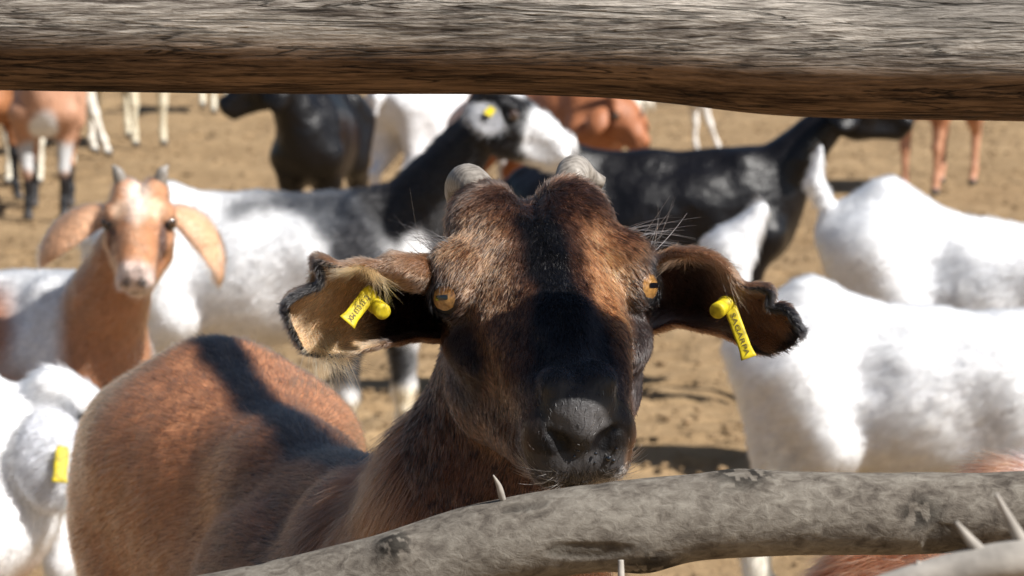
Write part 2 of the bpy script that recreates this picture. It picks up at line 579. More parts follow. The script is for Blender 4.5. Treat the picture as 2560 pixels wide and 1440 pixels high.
def goat_body(v, T, s, neck, F, hs, legs, thin=1.0, tail=None, belly=1.0, hipw=1.0):
    """T: local body point -> build space (function), R: rotation matrix"""
    R = T.R
    E = lambda x, y, z, rx, ry, rz, k=0.05, carve=False: v.ell(T(x, y, z), np.array([rx, ry * thin, rz]) * s, R, k * s, carve)
    tr = .5 + .5 * thin
    C = lambda a, b, ra, rb, k=0.04, carve=False: v.cap(T(a[0], a[1] * thin, a[2]), T(b[0], b[1] * thin, b[2]), ra * s * (tr if ra > .03 else 1), rb * s * (tr if ra > .03 else 1), k * s, carve)
    E(.15, 0, .475, .16, .105, .15)
    E(-.04, 0, .455, .23, .135 * belly, .15)
    E(-.25, 0, .50, .13, .105, .115)
    if hipw > 1:
        v.ell(T(-.24, 0, .535), np.array([.17, .092, .085]) * s, R, .05 * s)
        for q in (-1, 1): v.ell(T(-.24, q * .050, .572), np.array([.13, .050, .058]) * s, R, .035 * s)
    C((.22, 0, .61), (-.02, 0, .595), .032, .030, .06)
    C((-.02, 0, .595), (-.24, 0, .615), .030, .032, .06)
    C((-.24, 0, .612), (-.36, 0, .56), .035, .026, .05)
    for q in (-1, 1):
        C((-.22, q * .085 * hipw, .575), (-.36, q * .05 * hipw, .53), .030, .026, .04)
        C((.20, q * .045, .61), (.26, q * .085, .43), .026, .05, .03)
        E(.10, q * .06, .46, .13, .07, .13, .04)
    for q in (-1, 1):
        E(-.14, q * .155, .535, .055, .045, .05, .05, True)
        E(.06, q * .165, .40, .05, .035, .10, .05, True)
    C((.24, 0, .42), (.28, 0, .50), .085, .075, .05)
    for name, q, hind in (("fl", 1, 0), ("fr", -1, 0), ("hl", 1, 1), ("hr", -1, 1)):
        pts = legs[name] if name in legs else None
        if hind:
            p = pts or [(-.27, q * .07, .50), (-.20, q * .085, .375), (-.345, q * .075, .24), (-.325, q * .075, .075), (-.30, q * .075, .022)]
            C(p[0], p[1], .085, .060, .04); C((p[0][0] - .04, p[0][1], p[0][2]), ((p[2][0] * .6 + p[1][0] * .4) - .01, p[1][1], (p[2][2] * .5 + p[1][2] * .5)), .06, .036, .03)
            C(p[1], p[2], .052, .0235, .025); C(p[2], p[3], .0215, .0155, .012); v.ell(T(*p[2]), np.array([.026, .02, .028]) * s, R, .012 * s)
        else:
            p = pts or [(.25, q * .08, .42), (.215, q * .08, .345), (.235, q * .072, .20), (.235, q * .07, .07), (.25, q * .07, .022)]
            C(p[0], p[1], .058, .045, .03); C(p[1], p[2], .040, .0225, .02); C(p[2], p[3], .021, .015, .012); v.ell(T(*p[2]), np.array([.025, .023, .03]) * s, R, .012 * s)
        v.ell(T(*p[3]), np.array([.021, .020, .021]) * s, R, .012 * s)
        C(p[3], p[4], .016, .019, .012)
        C((p[4][0] - .008, p[4][1] - .008, .018), (p[4][0] + .016, p[4][1] - .008, .012), .0145, .0135, .006)
        C((p[4][0] - .008, p[4][1] + .008, .018), (p[4][0] + .016, p[4][1] + .008, .012), .0145, .0135, .006)
    for (a, b, ra, rb, k) in neck:
        v.cap(a, b, ra, rb, k)
    if tail:
        for a, b, ra, rb in tail:
            C(a, b, ra, rb, .015)


class TF:
    def __init__(self, R, s, sag=0.0):
        self.R = R; self.s = s; self.sag = sag

    def __call__(self, x, y, z):
        z = z - self.sag * min(1, max(0, (x + .24) / .28)) * min(1, max(0, (z - .3) / .3))
        return self.R @ (np.array([x, y, z]) * self.s)

    def inv(self, V):
        return (np.asarray(V) @ self.R) / self.s


def leaf_ear(F, q, droop, length=.155, width=.032, fwd=.1, cup=.35, out=.55, twist=0.0):
    """hanging ear as control grid; q = side; droop 0 = straight out, 1 = straight down (world)"""
    base = F.p(q * .062, -.028, -.045); s = F.s
    L = F.M[:, 0] * q; nose = F.M[:, 1]; down = np.array([0, 0, -1.0])
    G = []
    pos = base.copy()
    nst = 8
    for i in range(nst):
        t = i / (nst - 1)
        dr = min(1.0, droop * (0.35 + 1.1 * t))
        dirv = unit(L * (1 - dr) * 1.0 + down * dr + nose * fwd * t * 0 + L * out * .25)
        if i: pos = pos + dirv * length * s / (nst - 1)
        w = width * s * (0.45 + 1.0 * math.sin(min(1, t * 1.15 + .12) * math.pi * .72)) * (1 - .75 * max(0, t - .8) / .2)
        side = unit(np.cross(dirv, L * .5 + unit(nose * .3 + np.array([0, 0, 1e-3])) + twist * np.array([0.3, 0.2, 0])))
        side = unit(nose - dirv * (nose @ dirv) + twist * np.cross(dirv, nose))
        nrm = np.cross(dirv, side) * q
        row = []
        for j in range(5):
            u = (j - 2) / 2
            row.append(pos + side * w * u + nrm * (-cup * w * (1 - u * u)))
        G.append(row)
    return np.array(G)


class Goat: pass


def make_goat(name, loc, heading, s, hs=None, headpos=(.44, 0, .80), hyaw=0, hpitch=40, hroll=0, vox=0.009, legs=None, tail='down', thin=1.0, belly=1.0,
              coat=None, label='', group='goats standing in the pen', ear=(.8, .155, .03), horns=0.05, hornlab=None, furn=0, furlen=.02, furrad=.0006, tags=(),
              eyes=True, mat=None, nw=1.0, bodycol=(.7, .65, .6), sag=0.0):
    """heading: angle (deg) of the forward direction from +x, counter-clockwise seen from above"""
    hs = hs or s * 0.98
    R = rotz(math.radians(heading)); T = TF(R, s, sag)
    root = empty(name, loc)
    tag(root, label, "goat", group)
    # head frame
    hd = math.radians(hyaw); fwd = np.array([math.cos(hd), math.sin(hd), 0]); lat = np.array([-math.sin(hd), math.cos(hd), 0])
    hp = math.radians(hpitch)
    nose = fwd * math.cos(hp) - np.array([0, 0, math.sin(hp)]); dors = fwd * math.sin(hp) + np.array([0, 0, math.cos(hp)])
    rl = math.radians(hroll)
    lat, dors = lat * math.cos(rl) + dors * math.sin(rl), dors * math.cos(rl) - lat * math.sin(rl)
    F = Frame(T(*headpos), R @ lat, R @ nose, R @ dors, hs)
    nb = F.p(0, -.04, -.085)
    nk0 = T(.22, 0, .53); nk1 = (nk0 + nb) / 2 + T(.0, 0, -.012)
    neck = [(nk0, nk1, .088 * s * nw, .060 * s * nw, .05 * s), (nk1, nb, .060 * s * nw, .048 * hs, .03 * s), (T(.27, 0, .45), (nk1 + nb) / 2, .075 * s * nw, .04 * s * nw, .04 * s)]
    if tail == 'up': tl = [((-.36, 0, .575), (-.40, 0, .65), .020, .015), ((-.40, 0, .65), (-.39, 0, .73), .015, .008)]
    elif tail == 'bigup': tl = [((-.36, 0, .57), (-.40, 0, .64), .026, .034), ((-.40, 0, .64), (-.39, 0, .71), .040, .042), ((-.39, 0, .71), (-.33, 0, .79), .042, .012)]
    else: tl = [((-.36, 0, .57), (-.41, 0, .53), .022, .020), ((-.41, 0, .53), (-.42, 0, .46), .020, .008)]
    pts = [T(x, y, z) for x in (-.48, .36) for y in (-.2, .2) for z in (0, .70)] + [F.p(x, y, z) for x in (-.09, .09) for y in (-.12, .19) for z in (-.13, .05)] + [T(-.42, 0, .82 if 'up' in tail else .6)]
    lo = np.min(pts, 0) - .02; hi = np.max(pts, 0) + .02; lo[2] = -.02
    v = Vol(*[np.arange(l, h, vox) for l, h in zip(lo, hi)])
    goat_body(v, T, s, neck, F, hs, legs or {}, thin, tl, belly)
    head_blobs(v, F, hs, False)
    V, Q = v.mesh(); V = relax(V, Q, 1)
    V[:, 2] = np.maximum(V[:, 2], 0.001)
    Vs = [V]; Qs = [Q]; isear = [np.zeros(len(V))]
    droop, el, ew = ear[:3]
    off = len(V)
    eargrid = {}
    for q in (-1, 1):
        dq = ear[3 + (q > 0)] if len(ear) > 4 else droop
        G = leaf_ear(F, q, dq, el, ew)
        eargrid[q] = G
        if q > 0: G = G[:, ::-1]
        a, b, uv = sheet(G, .007 * hs, 18, 9)
        Vs.append(a); Qs.append(b + off); off += len(a); isear.append(np.ones(len(a)) + uv[:, 0])
    V = np.concatenate(Vs).astype(f32); Q = np.concatenate(Qs); isear = np.concatenate(isear)
    colv = coat(T.inv(V), F.inv(V), isear) if coat else np.tile(np.array(bodycol), (len(V), 1))
    colv = np.clip(colv, 0.002, 0.9)
    body = mesh_obj("body", V, Q, mat or M_COAT, root, colv)
    if horns:
        for q in (-1, 1):
            pth = [F.p(q * .036, -.070, -.01), F.p(q * .042, -.082, .01), F.p(q * (.045 + horns * .4), -.09 - horns * .3, .012 + horns * .45), F.p(q * (.05 + horns * .9), -.095 - horns * .9, .012 + horns)]
            if horns < .02: pth = [pth[0], pth[1]] + [pth[1] + (x_ - pth[1]) * .62 for x_ in pth[2:]]
            hv, hf = tube(pth, np.array([.017, .015, .010, .002]) * hs * (.8 if horns < .02 else 1), 12, samples=10)
            mesh_obj("horn", hv, hf, M_HORN, root)
    if eyes:
        for q in (-1, 1):
            add_eye(F, q, root, hs, .0150, None, M_DARKEYE)
    for q in tags:
        G = eargrid[q]
        c = G[3][2]; n = unit(np.cross(G[4][2] - G[2][2], G[3][4] - G[3][0]))
        if n @ np.array([0, -1.0, 0]) < 0: n = -n
        d = unit(G[4][2] - G[2][2])
        ear_tag(c + n * .012, d if d[2] < 0 else -d, n, root, .05 * hs / .9, .017)
    if furn:
        flow = lambda p, nr: (R @ np.array([-1.0, 0, -.55]))[None, :] * np.ones((len(p), 1))
        fur("fur", V, Q, colv, root, furn, lambda p, nr: np.full(len(p), furlen), furrad, flow, origin=np.array(loc), seed=len(name) + int(loc[1] * 10), colvar=.15, lift=.3)
    g = Goat(); g.root = root; g.F = F; g.T = T
    return g


def add_eye(F, q, root, hs, r=.0160, aim=None, iris=None):
    c = F.p(q * EYE[0], EYE[1], EYE[2])
    o = F.M @ np.array([q * .80, .33, .50]) if aim is None else aim
    o = unit(o)
    # slit pupil lies horizontal: along the nose direction
    ref = F.M[:, 1] if aim is None else np.array([1.0, 0, .05])
    a = unit(ref - o * (ref @ o)); b = np.cross(o, a)
    nlat, nlon = 22, 32
    V = []; 
    for i in range(nlat + 1):
        th = math.pi * i / nlat
        for j in range(nlon):
            ph = 2 * math.pi * j / nlon
            rr = r * (1 + .06 * math.exp(-(th / .5) ** 2))
            V.append(c + hs * rr * (math.cos(th) * o + math.sin(th) * (math.cos(ph) * a + math.sin(ph) * b)))
    Fc = []; mi = []
    for i in range(nlat):
        for j in range(nlon):
            k = (j + 1) % nlon
            Fc.append((i * nlon + j, (i + 1) * nlon + j, (i + 1) * nlon + k, i * nlon + k))
            th = math.pi * (i + .5) / nlat; ph = 2 * math.pi * (j + .5) / nlon
            x = math.sin(th) * math.cos(ph); y = math.sin(th) * math.sin(ph)
            front = math.cos(th) > 0
            mi.append(0 if front and (x * x + y * y) < .72 ** 2 else 1)
    e = mesh_obj("eye", np.array(V), np.array(Fc), None, root, mats=[iris or M_IRIS, M_PUPIL], midx=mi)
    # pupil: a thin horizontal bar on the cornea
    pv = []; nn = 16
    bar = []
    for j in range(nn):
        ph = 2 * math.pi * j / nn
        x = .0046 * math.copysign(abs(math.cos(ph)) ** .35, math.cos(ph)); y = .0017 * math.copysign(abs(math.sin(ph)) ** .5, math.sin(ph))
        bar.append((x, y))
    for lvl in (1.0, .6, .2):
        for x, y in bar:
            x *= lvl; y *= lvl
            z = math.sqrt(max(0, (1.062 * r) ** 2 - x * x - y * y))
            d = unit(o * z + a * x + b * y)
            pv.append(c + hs * d * (r * 1.062 + .00025))
    pf = []
    for l in range(2):
        for j in range(nn):
            k = (j + 1) % nn
            pf.append((l * nn + j, l * nn + k, (l + 1) * nn + k, (l + 1) * nn + j))
    pf.append(tuple(2 * nn + j for j in range(nn)))
    mesh_obj("pupil", np.array(pv), pf, M_PUPIL, e)
    return e


def ear_tag(c, d, n, root, length, width, text=None, stub=True, flip=1, bend=0.0, th=.0016):
    """yellow strip hanging from c along d, facing n"""
    d = unit(d); n = unit(n - d * (n @ d)); w = np.cross(d, n)
    G = []
    for i in range(7):
        t = i / 6
        ww = width / 2 * (1.0 if t < .85 else 1.25 if t > .95 else 1.1) * (.75 if i == 0 else 1)
        ctr = c + d * length * t + n * bend * math.sin(t * math.pi) * length
        G.append([ctr - w * ww, ctr, ctr + w * ww])
    V, Q, _ = sheet(np.array(G), th, 16, 6)
    o = mesh_obj("ear_tag", V, Q, M_YEL, root)
    if text:
        cu = bpy.data.curves.new("mark", 'FONT'); cu.body = text; cu.size = width * .52; cu.align_x = 'CENTER'; cu.align_y = 'CENTER'
        to = bpy.data.objects.new("tmp", cu); COL.objects.link(to)
        dg = bpy.context.evaluated_depsgraph_get()
        me = bpy.data.meshes.new_from_object(to.evaluated_get(dg))
        bpy.data.objects.remove(to)
        co = np.zeros(len(me.vertices) * 3, f32); me.vertices.foreach_get("co", co); co = co.reshape(-1, 3)
        ctr = c + d * length * .55 + n * (th * .5 + .0004)
        xs = co[:, 0:1] / max(1e-6, np.abs(co[:, 0]).max()) * length * .36
        t = .60 + xs[:, 0] / length
        W = c + d * (length * t)[:, None] + n * (bend * length * np.sin(t * math.pi) + th * .5 + .0005)[:, None] - w * flip * 0 + w * (-co[:, 1:2])
        me.vertices.foreach_set("co", W.astype(f32).ravel()); me.update()
        me.materials.clear(); me.materials.append(M_INK)
        mo = bpy.data.objects.new("lettering", me); COL.objects.link(mo); mo.parent = o
    return o


# ------------------------------------------------------------------ coats
WHITE = np.array([.78, .75, .70]); CREAM = np.array([.70, .60, .42]); BLACK = np.array([.007, .0065, .0075]); BROWN = np.array([.17, .072, .032])
RUST = np.array([.33, .125, .055]); TAN = np.array([.50, .28, .14]); PINK = np.array([.45, .26, .20]); GREY = np.array([.16, .15, .15])


def blend(c, m, col):
    m = np.clip(m, 0, 1)[:, None]
    return c * (1 - m) + np.asarray(col) * m


def ball(p, c, r, soft=.12, nz=0.0):
    d = np.sqrt((((p - np.array(c)) / np.array(r)) ** 2).sum(1)) + nz
    return 1 - smoothstep(1 - soft, 1 + soft, d)


# ------------------------------------------------------------------ ground
def ground_material():
    m, nt, N, L, b = new_mat("dry_earth")
    tc = N.new("ShaderNodeTexCoord")
    def noise(sc, det, dist=0.0):
        n = N.new("ShaderNodeTexNoise"); n.inputs["Scale"].default_value = sc; n.inputs["Detail"].default_value = det
        n.inputs["Distortion"].default_value = dist
        L.new(tc.outputs["Object"], n.inputs["Vector"]); return n
    big = noise(1.3, 4, .4); mid = noise(14, 6, .6); fine = noise(90, 5); spk = noise(42, 3, .3)
    cr = N.new("ShaderNodeValToRGB")
    e = cr.color_ramp.elements
    e[0].position = 0.50; e[0].color = (0.22, 0.145, 0.075, 1)
    e[1].position = 0.78; e[1].color = (0.36, 0.25, 0.138, 1)
    add = N.new("ShaderNodeMath"); add.operation = 'MULTIPLY_ADD'; add.inputs[1].default_value = 0.5
    m3 = N.new("ShaderNodeMath"); m3.operation = 'MULTIPLY'; m3.inputs[1].default_value = 0.45
    m4 = N.new("ShaderNodeMath"); m4.operation = 'MULTIPLY_ADD'; m4.inputs[1].default_value = 0.3
    L.new(big.outputs[0], m3.inputs[0]); L.new(mid.outputs[0], add.inputs[0]); L.new(m3.outputs[0], add.inputs[2])
    L.new(fine.outputs[0], m4.inputs[0]); L.new(add.outputs[0], m4.inputs[2]); L.new(m4.outputs[0], cr.inputs[0])
    r2 = N.new("ShaderNodeValToRGB")
    r2.color_ramp.elements[0].position = 0.60; r2.color_ramp.elements[0].color = (1, 1, 1, 1)
    r2.color_ramp.elements[1].position = 0.70; r2.color_ramp.elements[1].color = (0.45, 0.42, 0.38, 1)
    L.new(spk.outputs[0], r2.inputs[0])
    mx = N.new("ShaderNodeMixRGB"); mx.blend_type = 'MULTIPLY'; mx.inputs[0].default_value = 0.4
    L.new(cr.outputs[0], mx.inputs[1]); L.new(r2.outputs[0], mx.inputs[2]); L.new(mx.outputs[0], b.inputs["Base Color"])
    b.inputs["Roughness"].default_value = 0.95; b.inputs["Specular IOR Level"].default_value = 0.15
    bp = N.new("ShaderNodeBump"); bp.inputs["Strength"].default_value = 0.9; bp.inputs["Distance"].default_value = 0.03
    L.new(m4.outputs[0], bp.inputs["Height"]); L.new(bp.outputs[0], b.inputs["Normal"])
    return m


M_GROUND = ground_material()


def ground():
    xs = np.concatenate([[-600, -200, -60], np.linspace(-12, -3.3, 30), np.linspace(-3.2, 3.2, 300), np.linspace(3.3, 12, 30), [60, 200, 600]])
    ys = np.concatenate([[-60, -10], np.linspace(0.5, 3.4, 20), np.linspace(3.5, 12, 380), np.linspace(12.1, 24, 110), [40, 90, 250, 900]])
    X, Y = np.meshgrid(xs, ys, indexing='ij')
    p = np.stack([X.ravel(), Y.ravel(), np.zeros(X.size)], 1)
    inner = (np.abs(p[:, 0]) < 13) & (p[:, 1] < 25)
    p[:, 2] = np.where(inner, fbm(p * [1, 1, 0], 2.2, 4, 3) * 0.010 + fbm(p * [1, 1, 0], 13, 2, 8) * .007 - .022 * smoothstep(.28, .5, fbm(p * [1, 1, 0], 7, 2, 15)) - .008, -.008)
    n0, n1 = X.shape
    i = np.arange(n0 * n1).reshape(n0, n1)
    q = np.stack([i[:-1, :-1], i[1:, :-1], i[1:, 1:], i[:-1, 1:]], -1).reshape(-1, 4)
    tag(mesh_obj("ground", p, q, M_GROUND), kind="structure")
    # loose clods and droppings lying on the earth
    r = np.random.default_rng(5)
    n = 9000
    D = 4.0 + 14 * r.random(n) ** 1.2
    X = (r.random(n) - .5) * D * .45
    S = .004 + .010 * r.random(n) ** 4
    ico = np.array([(0, 0, 1), (.89, 0, .45), (.28, .85, .45), (-.72, .53, .45), (-.72, -.53, .45), (.28, -.85, .45),
                    (.72, .53, -.45), (-.28, .85, -.45), (-.89, 0, -.45), (-.28, -.85, -.45), (.72, -.53, -.45), (0, 0, -1)])
    fi = [(0, 1, 2), (0, 2, 3), (0, 3, 4), (0, 4, 5), (0, 5, 1), (1, 6, 2), (2, 7, 3), (3, 8, 4), (4, 9, 5), (5, 10, 1), (2, 6, 7), (3, 7, 8), (4, 8, 9), (5, 9, 10), (1, 10, 6),
          (6, 11, 7), (7, 11, 8), (8, 11, 9), (9, 11, 10), (10, 11, 6)]
    V = (ico[None] * (1 + .35 * (r.random((n, 12, 1)) - .5))) * S[:, None, None] * np.array([1.2, 1, .6])
    V += np.stack([X, D, S * .25], 1)[:, None]
    F = (np.array(fi)[None] + (np.arange(n) * 12)[:, None, None]).reshape(-1, 3)
    tag(mesh_obj("earth_clods", V.reshape(-1, 3), F, simple_mat("clod", (.22, .15, .085), .95, .1, .4, 25)), kind="stuff", label="small clods and droppings scattered over the dry earth", cat="clods")


ground()


# ------------------------------------------------------------------ fence
def wood_material(name, cols, sx, bump, fr=(300, 75), wts=(.62, .4), crack=(.05, 70, .022)):
    m, nt, N, L, b = new_mat(name)
    tc = N.new("ShaderNodeTexCoord")
    mp = N.new("ShaderNodeMapping"); mp.inputs["Scale"].default_value = (sx, 1, 1)
    L.new(tc.outputs["Object"], mp.inputs[0])
    def noise(sc, det, dist=0.0, src=mp):
        n = N.new("ShaderNodeTexNoise"); n.inputs["Scale"].default_value = sc; n.inputs["Detail"].default_value = det
        n.inputs["Distortion"].default_value = dist; n.inputs["Roughness"].default_value = .65
        L.new(src.outputs[0], n.inputs["Vector"]); return n
    a = noise(fr[0], 7, .5); c = noise(fr[1], 5, .4); d = noise(fr[0] * 2, 3)
    ma = N.new("ShaderNodeMath"); ma.operation = 'MULTIPLY_ADD'; ma.inputs[1].default_value = wts[0]
    mb = N.new("ShaderNodeMath"); mb.operation = 'MULTIPLY'; mb.inputs[1].default_value = wts[1]
    L.new(c.outputs[0], mb.inputs[0]); L.new(a.outputs[0], ma.inputs[0]); L.new(mb.outputs[0], ma.inputs[2])
    cr = N.new("ShaderNodeValToRGB"); e = cr.color_ramp.elements
    e[0].position = cols[0][0]; e[0].color = (*cols[0][1], 1); e[1].position = cols[-1][0]; e[1].color = (*cols[-1][1], 1)
    for ps, cl in cols[1:-1]:
        x = e.new(ps); x.color = (*cl, 1)
    L.new(ma.outputs[0], cr.inputs[0])
    mp2 = N.new("ShaderNodeMapping"); mp2.inputs["Scale"].default_value = (crack[0], 1, 1)
    L.new(tc.outputs["Object"], mp2.inputs[0])
    ck = noise(crack[1], 4, 1.2, mp2)
    s1 = N.new("ShaderNodeMath"); s1.operation = 'SUBTRACT'; s1.inputs[1].default_value = .5; L.new(ck.outputs[0], s1.inputs[0])
    s2 = N.new("ShaderNodeMath"); s2.operation = 'ABSOLUTE'; L.new(s1.outputs[0], s2.inputs[0])
    s3 = N.new("ShaderNodeMapRange"); s3.inputs[1].default_value = 0; s3.inputs[2].default_value = crack[2]; s3.inputs[3].default_value = .22; s3.inputs[4].default_value = 1
    L.new(s2.outputs[0], s3.inputs[0])
    at = N.new("ShaderNodeAttribute"); at.attribute_name = "Col"
    mx = N.new("ShaderNodeMixRGB"); mx.blend_type = 'MULTIPLY'; mx.inputs[0].default_value = 1
    L.new(cr.outputs[0], mx.inputs[1]); L.new(at.outputs["Color"], mx.inputs[2])
    vm = N.new("ShaderNodeVectorMath"); vm.operation = 'SCALE'; L.new(mx.outputs[0], vm.inputs[0]); L.new(s3.outputs[0], vm.inputs["Scale"])
    L.new(vm.outputs[0], b.inputs["Base Color"])
    b.inputs["Roughness"].default_value = 0.9; b.inputs["Specular IOR Level"].default_value = .2
    ad = N.new("ShaderNodeMath"); ad.operation = 'MULTIPLY_ADD'; ad.inputs[1].default_value = .3
    L.new(d.outputs[0], ad.inputs[0])
    ad2 = N.new('ShaderNodeMath'); ad2.operation = 'MULTIPLY_ADD'; ad2.inputs[1].default_value = .5; L.new(s3.outputs[0], ad2.inputs[0]); L.new(ma.outputs[0], ad2.inputs[2]); L.new(ad2.outputs[0], ad.inputs[2])
    bp = N.new("ShaderNodeBump"); bp.inputs["Strength"].default_value = 1.0; bp.inputs["Distance"].default_value = bump
    L.new(ad.outputs[0], bp.inputs["Height"]); L.new(bp.outputs[0], b.inputs["Normal"])
    return m


M_WOOD = wood_material("weathered_log", [(.44, (.03, .024, .02)), (.52, (.14, .118, .10)), (.60, (.30, .27, .235)), (.72, (.55, .50, .44))], 0.10, .006, (380, 55), (.6, .6))
M_BARK = wood_material("grey_bark", [(.36, (.055, .046, .038)), (.47, (.12, .104, .087)), (.64, (.22, .20, .17))], 0.7, .0016, (150, 24), (.62, .4), (.4, 16, .00001))
M_STICK = simple_mat("bleached_stick", (.30, .275, .245), .8, .3, .3, 70, .3)


def log(name, path, rad, mat, disp, nlen, nseg, seed, label, cat, knots=(), stretch=.06, group=None, under=None, stain=0.0):
    V, F = tube(path, rad, nseg, True, nlen)
    V = np.asarray(V)
    C = catmull(np.asarray(path, float), nlen).repeat(nseg, 0)
    n = V - C; R = np.linalg.norm(n, axis=1, keepdims=True); n /= R
    q = V * np.array([stretch, 1, 1])
    h = fbm(q, 55, 4, seed) * disp + fbm(V * np.array([.6, 1, 1]), 9, 2, seed + 9) * disp * 1.2
    cr = fbm(q, 38, 2, seed + 4)
    h -= disp * 2.2 * smoothstep(.42, .62, cr)
    for kp, kr, kh in knots:
        d = np.linalg.norm(V - np.array(kp), axis=1)
        h += kh * np.exp(-(d / kr) ** 2)
    V = V + n * h[:, None]
    c = np.ones((len(V), 3))
    c *= (1 - .35 * smoothstep(.42, .6, cr))[:, None]
    if stain: c *= (1 - stain * smoothstep(.05, .45, fbm(V * np.array([.3, 1, 1]), 13, 3, seed + 31)))[:, None]
    for kp, kr, kh in knots:
        d = np.linalg.norm(V - np.array(kp), axis=1)
        c *= (1 - .75 * smoothstep(kr * 1.3, kr * .5, d + .3 * kr * fbm(V, 160, 2, 3)) * (fbm(V, 210, 2, 5) > -.1))[:, None]
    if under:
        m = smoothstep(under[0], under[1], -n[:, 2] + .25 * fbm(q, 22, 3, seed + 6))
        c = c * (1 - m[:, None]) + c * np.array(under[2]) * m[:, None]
    o = mesh_obj(name, V, F, mat, None, c)
    tag(o, label, cat, group)
    o.data.transform(Matrix.Translation(-Vector(path[len(path) // 2]))); o.location = path[len(path) // 2]
    return o


RY = 1.845
rp = lambda px, py: P(px, py, RY)
M_PX = 1 / (7619 / RY)
up = [rp(-8000, -160), rp(-5000, -60), rp(-2500, -10), rp(-800, 15), rp(0, 22), rp(900, 36), rp(1500, 52), rp(2000, 88), rp(2560, 100), rp(3600, 120), rp(5500, 60), rp(8000, 20)]
ur = np.array([190, 195, 200, 200, 198, 200, 196, 202, 200, 205, 200, 190]) * M_PX
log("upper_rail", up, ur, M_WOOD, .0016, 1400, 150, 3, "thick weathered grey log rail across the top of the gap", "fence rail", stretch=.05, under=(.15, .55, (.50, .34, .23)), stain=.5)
lo_ = [rp(-7500, 2100), rp(-4000, 2050), rp(-1500, 1800), rp(-300, 1650), (rp(420, 1555)), rp(900, 1462), rp(1240, 1362), rp(1620, 1304), rp(1950, 1285), rp(2280, 1283), rp(2700, 1268), rp(4200, 1180), rp(7500, 1100)]
lr = np.array([120, 120, 115, 110, 108, 112, 112, 110, 106, 104, 98, 95, 90]) * M_PX
kn = [(rp(985, 1345) + [0, -.02, 0], .012, .006), (rp(2290, 1260) + [0, -.03, 0], .014, -.004), (rp(1850, 1190), .02, .003), (rp(1620, 1400) + [0, -.01, 0], .02, .005)]
log("lower_rail", lo_, lr, M_BARK, .0007, 1400, 110, 23, "crooked grey branch rail under the brown goat's chin", "fence rail", kn, stretch=.5, stain=.30)
for sx in (-1, 1):
    x = sx * 1.28
    log("fence_post", [(x, RY + .10, -.3), (x + .01, RY + .10, .3), (x, RY + .10, .8), (x + .01, RY + .10, 1.32)], [.07, .065, .06, .055], M_BARK, .002, 200, 60, 40 + sx,
        "rough grey fence post holding the rails on the " + ("right" if sx > 0 else "left"), "fence post", stretch=1)


def twig(name, pts, rad, label, mat=M_STICK, parent=None):
    V, F = tube(pts, rad, 10, True, 14)
    o = mesh_obj(name, V, F, mat, parent)
    if not parent: tag(o, label, "twig")
    return o


# bleached thorny branch, out of focus, leaning close to the lens at the lower right
TY = 1.32
tp = lambda px, py, d=0: P(px, py, TY + d)
tb = empty("thorn_branch", tp(2500, 1430))
tag(tb, "blurred pale thorny branch in the bottom right corner", "branch")
B0 = np.array(tb.location)
tpl = lambda px, py, d=0: tp(px, py, d) - B0
twig("branch_stem", [tpl(2080, 1520), tpl(2300, 1450), tpl(2430, 1418), tpl(2600, 1390), tpl(2900, 1330, .02), tpl(3600, 1230, .04)], [.007, .0078, .0085, .0095, .009, .008], None, parent=tb)
for a, b, c in (((2470, 1400), (2425, 1350), (2390, 1305)), ((2570, 1380), (2530, 1310), (2490, 1235)), ((2340, 1440), (2320, 1425), (2290, 1405)), ((2700, 1370), (2690, 1290), (2660, 1230))):
    twig("thorn", [tpl(*a), tpl(*b), tpl(*c)], [.0036, .0024, .0009], None, parent=tb)
twig("twig", [P(1260, 1262, 1.845), P(1252, 1232, 1.84), P(1246, 1212, 1.838), P(1233, 1188, 1.835)], [.0020, .0021, .0016, .0004], "broken tan twig stub sticking up from the lower rail")
twig("twig", [P(1552, 1520, 1.745), P(1553, 1450, 1.745), P(1552, 1400, 1.748)], [.0023, .0021, .0017], "short white peg standing against the lower rail's underside")


